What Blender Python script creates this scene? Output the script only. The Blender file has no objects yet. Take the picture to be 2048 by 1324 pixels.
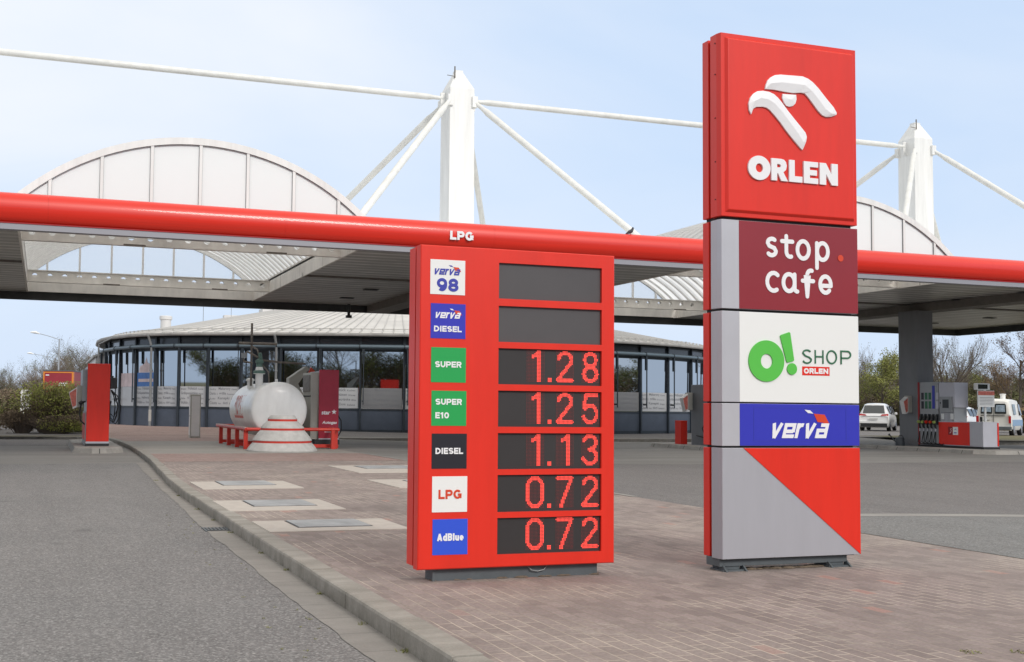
import bpy, bmesh, math, random
from mathutils import Vector, Matrix
sc = bpy.context.scene
COL = sc.collection
R = math.radians

# ------------------------------------------------------------------ camera
YAW, PITCH, ROLL = 0.3232269, 0.05336201, 0.01107092
cy_, sy_, cp_, sp_, cr_, sr_ = math.cos(YAW), math.sin(YAW), math.cos(PITCH), math.sin(PITCH), math.cos(ROLL), math.sin(ROLL)
Rz = Matrix(((cy_, -sy_, 0), (sy_, cy_, 0), (0, 0, 1)))
Mb = Matrix(((1, 0, 0), (0, 0, -1), (0, 1, 0)))
Rp = Matrix(((1, 0, 0), (0, cp_, sp_), (0, -sp_, cp_)))
Rr = Matrix(((cr_, -sr_, 0), (sr_, cr_, 0), (0, 0, 1)))
W2C = Rr @ Rp @ Mb @ Rz
cd = bpy.data.cameras.new("camera"); cam = bpy.data.objects.new("camera", cd); COL.objects.link(cam)
cam.matrix_world = Matrix.Translation((0, 0, 1.25)) @ Matrix((W2C[0], -W2C[1], -W2C[2])).transposed().to_4x4()
cd.sensor_width = 36; cd.lens = 36 * 2216.05 / 2048
cd.shift_x = (1024 - 830.09) / 2048; cd.shift_y = (694.34 - 662) / 2048
cd.clip_end = 3000
sc.camera = cam

# ------------------------------------------------------------------ light
SUN_EL, SUN_AZ = R(33), R(166)      # azimuth clockwise from +Y
world = bpy.data.worlds.new("World"); sc.world = world; world.use_nodes = True
nt = world.node_tree; N = nt.nodes; N.clear()
out = N.new('ShaderNodeOutputWorld'); bg = N.new('ShaderNodeBackground'); bg.inputs[1].default_value = 0.125
sky = N.new('ShaderNodeTexSky'); sky.sky_type = 'NISHITA'; sky.sun_disc = False
sky.sun_elevation = SUN_EL; sky.sun_rotation = SUN_AZ; sky.air_density = 1.0; sky.dust_density = 2.0; sky.ozone_density = 2.0
tc = N.new('ShaderNodeTexCoord'); mp = N.new('ShaderNodeMapping'); mp.inputs['Scale'].default_value = (1.1, 1.1, 3.4)
mp.inputs['Rotation'].default_value = (0.12, 0.1, 0.5)
no = N.new('ShaderNodeTexNoise'); no.inputs['Scale'].default_value = 1.25; no.inputs['Detail'].default_value = 5; no.inputs['Roughness'].default_value = .5
no.inputs['Distortion'].default_value = .5
rp = N.new('ShaderNodeValToRGB'); rp.color_ramp.elements[0].position = .42; rp.color_ramp.elements[1].position = .78
rp.color_ramp.elements[0].color = (0, 0, 0, 1); rp.color_ramp.elements[1].color = (1, 1, 1, 1)
mx = N.new('ShaderNodeMix'); mx.data_type = 'RGBA'
mx.inputs[7].default_value = (5.3, 6.5, 8.4, 1)
L = nt.links.new
L(tc.outputs['Generated'], mp.inputs[0]); L(mp.outputs[0], no.inputs[0]); L(no.outputs[0], rp.inputs[0])
def wmix(f, a, b_):
    x = N.new('ShaderNodeMix'); x.data_type = 'RGBA'
    for s_, v_ in ((0, f), (6, a), (7, b_)):
        if isinstance(v_, (int, float)): x.inputs[s_].default_value = v_
        elif isinstance(v_, tuple): x.inputs[s_].default_value = (*v_, 1)
        else: L(v_, x.inputs[s_])
    return x.outputs[2]
sxyz = N.new('ShaderNodeSeparateXYZ'); L(tc.outputs['Generated'], sxyz.inputs[0])
def wr(v_, a, b_):
    r = N.new('ShaderNodeMapRange'); r.interpolation_type = 'SMOOTHSTEP'; r.inputs[1].default_value = a; r.inputs[2].default_value = b_; L(v_, r.inputs[0]); return r.outputs[0]
L(rp.outputs[0], mx.inputs[0])
haze_ = wmix(.88, sky.outputs[0], (3.15, 4.2, 5.75))                 # thin bright haze over the blue
lows = wmix(wr(sxyz.outputs[2], .02, .16), (3.75, 4.5, 5.6), haze_)   # paler towards the horizon
mu = N.new('ShaderNodeMath'); mu.operation = 'MULTIPLY'; L(wr(sxyz.outputs[0], .62, -.1), mu.inputs[0]); L(wr(sxyz.outputs[2], .06, .28), mu.inputs[1])
ma = N.new('ShaderNodeMath'); ma.operation = 'MULTIPLY_ADD'; ma.use_clamp = True; L(mu.outputs[0], ma.inputs[0]); ma.inputs[1].default_value = .8
mn = N.new('ShaderNodeMath'); mn.operation = 'MULTIPLY'; mn.inputs[1].default_value = .55; L(rp.outputs[0], mn.inputs[0]); L(mn.outputs[0], ma.inputs[2])
veil = wmix(ma.outputs[0], lows, (5.2, 5.45, 5.85))                    # white cloud veil
over = wmix(wr(sxyz.outputs[2], .30, .62), veil, (5.9, 5.75, 5.45))     # unseen bright overhead cloud, added to keep the ambient light neutral
N.remove(mx)
L(over, bg.inputs[0]); L(bg.outputs[0], out.inputs[0])
sd = bpy.data.lights.new("sun", 'SUN'); sd.energy = 1.35; sd.angle = R(15); sd.color = (1, .95, .89)
so = bpy.data.objects.new("sun", sd); COL.objects.link(so)
sdir = Vector((math.sin(SUN_AZ) * math.cos(SUN_EL), math.cos(SUN_AZ) * math.cos(SUN_EL), math.sin(SUN_EL)))
so.rotation_euler = sdir.to_track_quat('Z', 'Y').to_euler()
sc.view_settings.view_transform = 'Standard'; sc.view_settings.look = 'None'
sc.view_settings.gamma = 1; sc.view_settings.exposure = 0.48

# ------------------------------------------------------------------ materials
M = {}
def mat(name, col, rough=.6, metal=0, var=0, vscale=3, bump=0, bscale=40, spec=.5, coat=0, ior=None, stretch=None, detail=4):
    m = bpy.data.materials.new(name); m.use_nodes = True; nt = m.node_tree; n = nt.nodes; b = n['Principled BSDF']
    b.inputs['Base Color'].default_value = (*col, 1); b.inputs['Roughness'].default_value = rough; b.inputs['Metallic'].default_value = metal
    b.inputs['Specular IOR Level'].default_value = spec
    if coat: b.inputs['Coat Weight'].default_value = coat; b.inputs['Coat Roughness'].default_value = .08
    if ior: b.inputs['IOR'].default_value = ior
    if var or bump:
        tc = n.new('ShaderNodeTexCoord'); mp = n.new('ShaderNodeMapping')
        if stretch: mp.inputs['Scale'].default_value = stretch
        nt.links.new(tc.outputs['Object'], mp.inputs[0])
    if var:
        a = n.new('ShaderNodeTexNoise'); a.inputs['Scale'].default_value = vscale; a.inputs['Detail'].default_value = detail
        a.inputs['Roughness'].default_value = .65
        r = n.new('ShaderNodeMapRange'); r.inputs[1].default_value = .3; r.inputs[2].default_value = .7
        r.inputs[3].default_value = 1 - var; r.inputs[4].default_value = 1 + var
        v = n.new('ShaderNodeVectorMath'); v.operation = 'SCALE'; v.inputs[0].default_value = col
        nt.links.new(mp.outputs[0], a.inputs[0]); nt.links.new(a.outputs[0], r.inputs[0]); nt.links.new(r.outputs[0], v.inputs['Scale'])
        nt.links.new(v.outputs[0], b.inputs['Base Color'])
    if bump:
        a = n.new('ShaderNodeTexNoise'); a.inputs['Scale'].default_value = bscale; a.inputs['Detail'].default_value = 3
        bp = n.new('ShaderNodeBump'); bp.inputs['Strength'].default_value = bump; bp.inputs['Distance'].default_value = .01
        nt.links.new(mp.outputs[0], a.inputs[0]); nt.links.new(a.outputs[0], bp.inputs['Height']); nt.links.new(bp.outputs[0], b.inputs['Normal'])
    M[name] = m; return m

mat('red', (.73, .024, .009), .38, var=.07, vscale=2.2, stretch=(2, 2, .3), detail=7)
mat('fascia_red', (.72, .022, .008), .40, var=.10, vscale=1.2, stretch=(.12, 1, 9), coat=.3)
mat('darkred_trim', (.36, .008, .008), .35)
mat('maroon', (.27, .026, .036), .28, var=.05, vscale=1)
mat('crimson', (.38, .018, .045), .35, var=.1, vscale=2)
mat('silver', (.43, .43, .47), .42, .25, var=.035, vscale=3, stretch=(2, 2, .3), detail=7)
mat('trim_grey', (.30, .30, .33), .5, .1)
mat('silver_light', (.50, .50, .54), .38, .2, var=.04, vscale=2)
mat('white_sign', (.82, .83, .82), .35)
mat('white_letter', (.84, .84, .86), .4)
mat('white_paint', (.80, .80, .78), .42, var=.09, vscale=3.5, stretch=(1.5, 1.5, .15), detail=7)
mat('white_rod', (.74, .74, .71), .45, var=.10, vscale=3)
mat('grimy_white', (.74, .71, .66), .6, var=.16, vscale=1.3, stretch=(1, 1, .5))
mat('blue', (.034, .038, .46), .36)
mat('adblue', (.03, .09, .66), .35)
mat('navy_letter', (.04, .05, .38), .4)
mat('green', (.018, .36, .085), .35)
mat('apple_green', (.10, .52, .07), .38)
mat('dark_green', (.03, .14, .07), .45)
mat('black_sign', (.018, .018, .026), .35)
mat('orange_letter', (.66, .06, .02), .4)
mat('display', (.030, .027, .028), .45, var=.06)
mat('display_blank', (.075, .070, .074), .45, var=.06)
mat('led_off', (.30, .04, .04), .5)
mat('base_grey', (.095, .11, .12), .55, var=.15, vscale=5)
mat('groove', (.012, .012, .013), .6)
mat('steel_frame', (.026, .035, .046), .45, var=.1)
mat('tube_blue', (.12, .16, .19), .38, .2)
mat('panel_bluegrey', (.068, .085, .118), .5, var=.14, vscale=1.5)
mat('clerestory', (.045, .05, .06), .18)
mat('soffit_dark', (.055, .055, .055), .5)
mat('edge_dark', (.045, .047, .048), .6, var=.2, vscale=2)
mat('beam_brown', (.17, .155, .14), .7, var=.2, vscale=2)
mat('roof_metal', (.60, .58, .55), .48, .15, var=.12, vscale=.8, stretch=(1, 1, 1))
mat('roof_seam', (.50, .49, .47), .5, .2)
mat('gutter', (.40, .39, .37), .55, var=.2, vscale=2)
mat('pipe_grey', (.26, .27, .275), .45, .3, var=.1)
mat('column_grey', (.17, .175, .185), .5, .1, var=.13, vscale=1.5, stretch=(1, 1, .3))
mat('pump_grey', (.33, .34, .35), .42, .3, var=.05)
mat('pump_lightgrey', (.50, .50, .55), .4, .15, var=.04)
mat('black_rubber', (.012, .012, .013), .6)
mat('black_plastic', (.02, .02, .022), .45)
mat('dark_slot', (.03, .035, .04), .4)
mat('red_dark', (.30, .012, .012), .4)
mat('yellow_green', (.35, .45, .12), .5)
mat('tank_white', (.80, .80, .78), .34, var=.10, vscale=2.5, coat=.2, stretch=(1, .6, .35), detail=8)
mat('faded_red', (.62, .17, .13), .6, var=.3, vscale=12)
mat('valve_green', (.10, .18, .15), .5, var=.3, vscale=8)
mat('rusty_steel', (.16, .14, .12), .6, .3, var=.3, vscale=6)
mat('rail_red', (.55, .035, .02), .4, var=.15, vscale=4)
mat('rail_pink', (.62, .40, .35), .5, var=.3, vscale=5)
mat('concrete_cone', (.47, .46, .44), .85, var=.14, vscale=5, bump=.3, bscale=60)
mat('cover_concrete', (.47, .425, .38), .85, var=.10, vscale=7, bump=.2, bscale=90, detail=8)
mat('cover_steel', (.36, .37, .38), .6, .1, var=.22, vscale=3)
mat('cabinet', (.38, .37, .33), .6, var=.08)
mat('car_white', (.80, .80, .80), .25, coat=.5)
mat('car_grey', (.11, .12, .13), .28, .5, coat=.5)
mat('van_cream', (.78, .77, .73), .35, var=.08, vscale=1.5)
mat('van_blue', (.22, .36, .56), .35)
mat('car_glass', (.02, .026, .03), .06, ior=1.9)
mat('van_curtain', (.26, .33, .40), .5, var=.5, vscale=6)
mat('tail_red', (.42, .012, .015), .2)
mat('tyre', (.02, .02, .02), .8)
mat('rim', (.42, .42, .44), .3, .8)
mat('plate', (.6, .6, .58), .4)
mat('truck_red', (.30, .025, .04), .45, var=.1, vscale=1)
mat('truck_orange', (.70, .24, .03), .45)
mat('bark', (.095, .078, .062), .9, var=.3, vscale=8)
mat('twig', (.15, .12, .098), .9, var=.25, vscale=1.5)
mat('twig_reddish', (.185, .13, .105), .9, var=.3, vscale=1.5)
mat('twig_grey', (.20, .165, .135), .9, var=.25, vscale=1.5)
mat('bud_green', (.20, .21, .05), .8, var=.3, vscale=1.2)
mat('bud_dim', (.135, .145, .055), .8, var=.35, vscale=1)
mat('bush_green', (.31, .33, .085), .8, var=.5, vscale=1.6)
mat('bush_brown', (.175, .13, .085), .85, var=.4, vscale=2)
mat('hedge_rust', (.20, .135, .06), .85, var=.4, vscale=2)
mat('evergreen', (.028, .042, .022), .8, var=.4, vscale=2)
mat('moss', (.20, .20, .08), .95, var=.5, vscale=30)
mat('dirt', (.19, .145, .105), .95, var=.35, vscale=25, bump=.6, bscale=80)
mat('film_text', (.16, .165, .18), .6)
mat('mural_blue', (.06, .16, .42), .5, var=.3, vscale=2)
mat('mural_pink', (.55, .45, .46), .5, var=.2, vscale=2)
mat('lamp_grey', (.36, .38, .40), .5)
mat('can_grey', (.06, .07, .08), .5, var=.2)
mat('bird_grey', (.05, .05, .058), .7, var=.3, vscale=20)
mat('white_board', (.68, .67, .66), .6, var=.05)
mat('wall_dark', (.03, .033, .038), .7)
mat('led', (1, .06, .04), .5)
b = M['led'].node_tree.nodes['Principled BSDF']; b.inputs['Emission Color'].default_value = (1, .10, .08, 1); b.inputs['Emission Strength'].default_value = .55

def nodes_of(name, rough=.9):
    m = bpy.data.materials.new(name); m.use_nodes = True; M[name] = m
    b = m.node_tree.nodes['Principled BSDF']; b.inputs['Roughness'].default_value = rough
    return m, m.node_tree, m.node_tree.nodes, b, m.node_tree.links.new
def noise(n, l, vec, scale, detail=4, rough=.6):
    a = n.new('ShaderNodeTexNoise'); a.inputs['Scale'].default_value = scale; a.inputs['Detail'].default_value = detail; a.inputs['Roughness'].default_value = rough
    l(vec, a.inputs[0]); return a.outputs[0]
def rng(n, l, v, a, b_, c, d):
    r = n.new('ShaderNodeMapRange'); r.inputs[1].default_value = a; r.inputs[2].default_value = b_; r.inputs[3].default_value = c; r.inputs[4].default_value = d
    l(v, r.inputs[0]); return r.outputs[0]
def mixc(n, l, f, a, b_, mode='MIX'):
    x = n.new('ShaderNodeMix'); x.data_type = 'RGBA'; x.blend_type = mode
    for s, v in ((0, f), (6, a), (7, b_)):
        if isinstance(v, (int, float)): x.inputs[s].default_value = v
        elif isinstance(v, tuple): x.inputs[s].default_value = (*v, 1)
        else: l(v, x.inputs[s])
    return x.outputs[2]
def asphalt(name, base, speck, stain):
    m, nt, n, b, l = nodes_of(name, .85)
    v = n.new('ShaderNodeTexCoord').outputs['Object']
    big = noise(n, l, v, .35, 5); mid = noise(n, l, v, 6, 4); fine = noise(n, l, v, 90, 2)
    vo = n.new('ShaderNodeTexVoronoi'); vo.inputs['Scale'].default_value = 75; l(v, vo.inputs[0])
    c = mixc(n, l, rng(n, l, big, .35, .7, 0, 1), base, stain)
    c = mixc(n, l, rng(n, l, mid, .3, .75, 0, .35), c, tuple(x * .7 for x in base))
    mp = n.new('ShaderNodeMapping'); mp.inputs['Scale'].default_value = (1.3, .10, 1); l(v, mp.inputs[0])
    c = mixc(n, l, rng(n, l, noise(n, l, mp.outputs[0], 1.0, 5), .42, .68, 0, .5), c, tuple(x * .72 for x in base))
    c = mixc(n, l, rng(n, l, noise(n, l, v, .9, 7, .7), .56, .72, 0, .45), c, tuple(x * 1.3 for x in base))
    c = mixc(n, l, rng(n, l, noise(n, l, v, 1.7, 3, .5), .68, .74, 0, .35), c, tuple(x * .45 for x in base))
    sp = n.new('ShaderNodeSeparateColor'); l(vo.outputs['Color'], sp.inputs[0])
    c = mixc(n, l, rng(n, l, sp.outputs[0], .55, 1, 0, .75), c, speck)
    c = mixc(n, l, rng(n, l, sp.outputs[1], .6, 1, 0, .6), c, tuple(x * .35 for x in base))
    v3 = n.new('ShaderNodeTexVoronoi'); v3.inputs['Scale'].default_value = .8; l(v, v3.inputs[0])
    dn = n.new('ShaderNodeMath'); dn.operation = 'MULTIPLY_ADD'; l(noise(n, l, v, 5, 4), dn.inputs[0]); dn.inputs[1].default_value = .16; l(v3.outputs['Distance'], dn.inputs[2])
    c = mixc(n, l, rng(n, l, dn.outputs[0], .13, .21, .38, 0), c, tuple(x * .4 for x in base))
    # thinly scattered pale litter specks
    v2 = n.new('ShaderNodeTexVoronoi'); v2.inputs['Scale'].default_value = 5.5; l(v, v2.inputs[0])
    c = mixc(n, l, rng(n, l, v2.outputs['Distance'], .045, .065, .8, 0), c, (.42, .40, .37))
    l(c, b.inputs['Base Color'])
    bp = n.new('ShaderNodeBump'); bp.inputs['Strength'].default_value = .6; bp.inputs['Distance'].default_value = .006
    l(fine, bp.inputs['Height']); l(bp.outputs[0], b.inputs['Normal'])
asphalt('asphalt', (.168, .161, .159), (.35, .34, .33), (.205, .194, .189))
asphalt('asphalt_far', (.155, .144, .140), (.28, .262, .255), (.18, .169, .163))
asphalt('asphalt_cool', (.178, .172, .166), (.33, .33, .32), (.205, .205, .20))
def concrete(name, base, stain, scale=.5, joint=None, tint=None):
    m, nt, n, b, l = nodes_of(name, .85)
    tcn = n.new('ShaderNodeTexCoord'); v = tcn.outputs['Object']
    mp = n.new('ShaderNodeMapping'); mp.inputs['Scale'].default_value = (.35, 1.6, 1); l(v, mp.inputs[0])
    c = mixc(n, l, rng(n, l, noise(n, l, mp.outputs[0], scale, 6), .35, .68, 0, 1), base, stain)
    c = mixc(n, l, rng(n, l, noise(n, l, v, 8, 6), .35, .8, 0, .45), c, tuple(x * .6 for x in base))
    c = mixc(n, l, rng(n, l, noise(n, l, v, 60, 3), .5, .8, 0, .35), c, tuple(x * 1.3 for x in base))
    if joint:
        sx = n.new('ShaderNodeSeparateXYZ'); l(v, sx.inputs[0])
        w = n.new('ShaderNodeMath'); w.operation = 'PINGPONG'; w.inputs[1].default_value = joint / 2; l(sx.outputs[1], w.inputs[0])
        c = mixc(n, l, rng(n, l, w.outputs[0], .003, .009, .4, 0), c, (.06, .055, .05))
    l(c, b.inputs['Base Color'])
    bp = n.new('ShaderNodeBump'); bp.inputs['Strength'].default_value = .35; bp.inputs['Distance'].default_value = .008
    l(noise(n, l, v, 45, 4), bp.inputs['Height']); l(bp.outputs[0], b.inputs['Normal'])
concrete('concrete_forecourt', (.25, .238, .222), (.175, .167, .155))
concrete('concrete_slab', (.33, .31, .28), (.25, .235, .21), .8)
concrete('concrete_gutter', (.275, .258, .238), (.205, .192, .178), 1.6, joint=.5)
concrete('kerb_stone', (.36, .335, .30), (.22, .205, .175), 2.4)
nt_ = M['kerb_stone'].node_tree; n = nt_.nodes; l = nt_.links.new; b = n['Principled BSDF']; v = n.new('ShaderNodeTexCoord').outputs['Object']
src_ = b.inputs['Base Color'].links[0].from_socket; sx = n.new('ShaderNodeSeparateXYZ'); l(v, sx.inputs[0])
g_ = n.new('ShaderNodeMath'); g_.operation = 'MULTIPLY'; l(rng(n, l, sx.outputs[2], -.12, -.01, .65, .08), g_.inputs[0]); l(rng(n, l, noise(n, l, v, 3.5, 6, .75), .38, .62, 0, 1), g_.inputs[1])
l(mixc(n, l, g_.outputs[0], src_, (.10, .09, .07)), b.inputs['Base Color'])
concrete('kerb_light', (.38, .36, .33), (.27, .255, .235), 2.0)
concrete('marking', (.33, .315, .29), (.26, .245, .23), 3)
# brick paving: rows run away from the road edge
def brickmat(name, pal, joint, sand):
    m, nt, n, b, l = nodes_of(name, .85)
    v = n.new('ShaderNodeTexCoord').outputs['Object']
    sx = n.new('ShaderNodeSeparateXYZ'); l(v, sx.inputs[0]); cx = n.new('ShaderNodeCombineXYZ')
    l(sx.outputs[1], cx.inputs[0]); l(sx.outputs[0], cx.inputs[1])
    wob = noise(n, l, v, 1.2, 2)
    va = n.new('ShaderNodeVectorMath'); va.operation = 'SCALE'; va.inputs[0].default_value = (.05, .03, 0); l(wob, va.inputs['Scale'])
    vb = n.new('ShaderNodeVectorMath'); vb.operation = 'ADD'; l(cx.outputs[0], vb.inputs[0]); l(va.outputs[0], vb.inputs[1])
    br = n.new('ShaderNodeTexBrick'); br.offset = .5; l(vb.outputs[0], br.inputs['Vector'])
    br.inputs['Scale'].default_value = 1; br.inputs['Brick Width'].default_value = .20; br.inputs['Row Height'].default_value = .10
    br.inputs['Mortar Size'].default_value = .0045; br.inputs['Mortar Smooth'].default_value = .3; br.inputs['Bias'].default_value = 0
    br.inputs['Color1'].default_value = (0, 0, 0, 1); br.inputs['Color2'].default_value = (1, 1, 1, 1); br.inputs['Mortar'].default_value = (.5, .5, .5, 1)
    c = mixc(n, l, br.outputs['Color'], pal[0], pal[1])
    c = mixc(n, l, rng(n, l, noise(n, l, v, .55, 5), .4, .66, 0, 1), c, pal[2], 'MIX')
    c2 = mixc(n, l, br.outputs['Color'], pal[0], pal[1])
    c = mixc(n, l, .5, c, c2)
    # a few odd red bricks and chalky patches
    vo = n.new('ShaderNodeTexVoronoi'); vo.inputs['Scale'].default_value = 1.1; l(v, vo.inputs[0])
    sep = n.new('ShaderNodeSeparateColor'); l(br.outputs['Color'], sep.inputs[0])
    c = mixc(n, l, rng(n, l, sep.outputs[0], .985, .99, 0, .5), c, pal[3])
    c = mixc(n, l, rng(n, l, noise(n, l, v, 2.2, 7, .75), .56, .70, 0, .65), c, sand)
    c = mixc(n, l, rng(n, l, noise(n, l, v, .45, 6, .65), .52, .66, 0, .40), c, sand)
    c = mixc(n, l, rng(n, l, noise(n, l, v, 1.4, 6, .7), .56, .72, 0, .6), c, tuple(x * .55 for x in pal[0]))
    c = mixc(n, l, rng(n, l, noise(n, l, v, 38, 5, .7), .38, .70, 0, .5), c, tuple(x * .55 for x in pal[0]))
    jc = mixc(n, l, rng(n, l, noise(n, l, v, .9, 4), .46, .58, 0, 1), tuple(x * .45 for x in joint), joint)
    c = mixc(n, l, br.outputs['Fac'], c, jc)
    l(c, b.inputs['Base Color'])
    inv = n.new('ShaderNodeMath'); inv.operation = 'SUBTRACT'; inv.inputs[0].default_value = 1; l(br.outputs['Fac'], inv.inputs[1])
    ad = n.new('ShaderNodeMath'); ad.operation = 'MULTIPLY_ADD'; l(noise(n, l, v, 40, 4), ad.inputs[0]); ad.inputs[1].default_value = .6; l(inv.outputs[0], ad.inputs[2])
    bp = n.new('ShaderNodeBump'); bp.inputs['Strength'].default_value = .55; bp.inputs['Distance'].default_value = .006
    l(ad.outputs[0], bp.inputs['Height']); l(bp.outputs[0], b.inputs['Normal'])
brickmat('brick', ((.222, .178, .164), (.335, .272, .252), (.305, .258, .236), (.44, .20, .15)), (.52, .44, .36), (.47, .41, .35))
brickmat('brick_pink', ((.30, .205, .18), (.38, .265, .24), (.33, .24, .215), (.45, .20, .15)), (.40, .33, .28), (.36, .27, .24))
m, nt, n, b, l = nodes_of('grass_ground', .95)
v = n.new('ShaderNodeTexCoord').outputs['Object']
c = mixc(n, l, rng(n, l, noise(n, l, v, .3, 5), .4, .6, 0, 1), (.13, .13, .05), (.16, .125, .07))
c = mixc(n, l, rng(n, l, noise(n, l, v, 9, 5), .4, .7, 0, .6), c, (.09, .10, .035)); l(c, b.inputs['Base Color'])
# slatted metal soffit: thin lighter joints every 0.2 m along Y
m, nt, n, b, l = nodes_of('soffit', .38)
v = n.new('ShaderNodeTexCoord').outputs['Object']; sx = n.new('ShaderNodeSeparateXYZ'); l(v, sx.inputs[0])
w = n.new('ShaderNodeMath'); w.operation = 'PINGPONG'; w.inputs[1].default_value = .30; l(sx.outputs[1], w.inputs[0])
mpn = n.new('ShaderNodeMapping'); mpn.inputs['Scale'].default_value = (.5, 3.3, 1); l(v, mpn.inputs[0])
c = mixc(n, l, rng(n, l, noise(n, l, mpn.outputs[0], 1.0, 5), .35, .65, 0, 1), (.46, .45, .42), (.36, .35, .33))
c = mixc(n, l, rng(n, l, w.outputs[0], .012, .035, .8, 0), c, (.02, .02, .02))
wn = noise(n, l, mpn.outputs[0], 2.2, 3)
c = mixc(n, l, rng(n, l, w.outputs[0], .225, .26, 0, .9), c, mixc(n, l, rng(n, l, wn, .35, .6, 0, 1), (.40, .39, .37), (.85, .83, .80))); l(c, b.inputs['Base Color']); b.inputs['Metallic'].default_value = .1
bp = n.new('ShaderNodeBump'); bp.inputs['Strength'].default_value = .8; bp.inputs['Distance'].default_value = .05
l(w.outputs[0], bp.inputs['Height']); l(bp.outputs[0], b.inputs['Normal'])
# translucent vault sheet, thin
def trans(name, col, tr, transp=0):
    m = bpy.data.materials.new(name); m.use_nodes = True; M[name] = m; nt = m.node_tree; n = nt.nodes; l = nt.links.new
    n.remove(n['Principled BSDF']); o = n['Material Output']
    d = n.new('ShaderNodeBsdfDiffuse'); d.inputs[0].default_value = (*col, 1); t = n.new('ShaderNodeBsdfTranslucent'); t.inputs[0].default_value = (*col, 1)
    ms = n.new('ShaderNodeMixShader'); ms.inputs[0].default_value = tr; l(d.outputs[0], ms.inputs[1]); l(t.outputs[0], ms.inputs[2])
    last = ms.outputs[0]
    if transp:
        tp = n.new('ShaderNodeBsdfTransparent'); m2 = n.new('ShaderNodeMixShader'); m2.inputs[0].default_value = transp
        l(last, m2.inputs[1]); l(tp.outputs[0], m2.inputs[2]); last = m2.outputs[0]
    l(last, o.inputs[0])
trans('vault_sheet', (.96, .96, .955), .75)
trans('tympanum_sheet', (.90, .935, .935), .10)
trans('clear_sheet', (.85, .88, .9), .6, .72)
# mirror-coated shop glass
m, nt, n, b, l = nodes_of('shop_glass', .02)
b.inputs['Base Color'].default_value = (.44, .47, .50, 1); b.inputs['Metallic'].default_value = 1
v = n.new('ShaderNodeTexCoord').outputs['Object']
bp = n.new('ShaderNodeBump'); bp.inputs['Strength'].default_value = .012; bp.inputs['Distance'].default_value = .02; l(noise(n, l, v, .5, 0), bp.inputs['Height']); l(bp.outputs[0], b.inputs['Normal'])
m, nt, n, b, l = nodes_of('film', .25)
b.inputs['Base Color'].default_value = (.46, .47, .49, 1)
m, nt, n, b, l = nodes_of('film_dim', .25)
b.inputs['Base Color'].default_value = (.21, .215, .225, 1)

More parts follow.
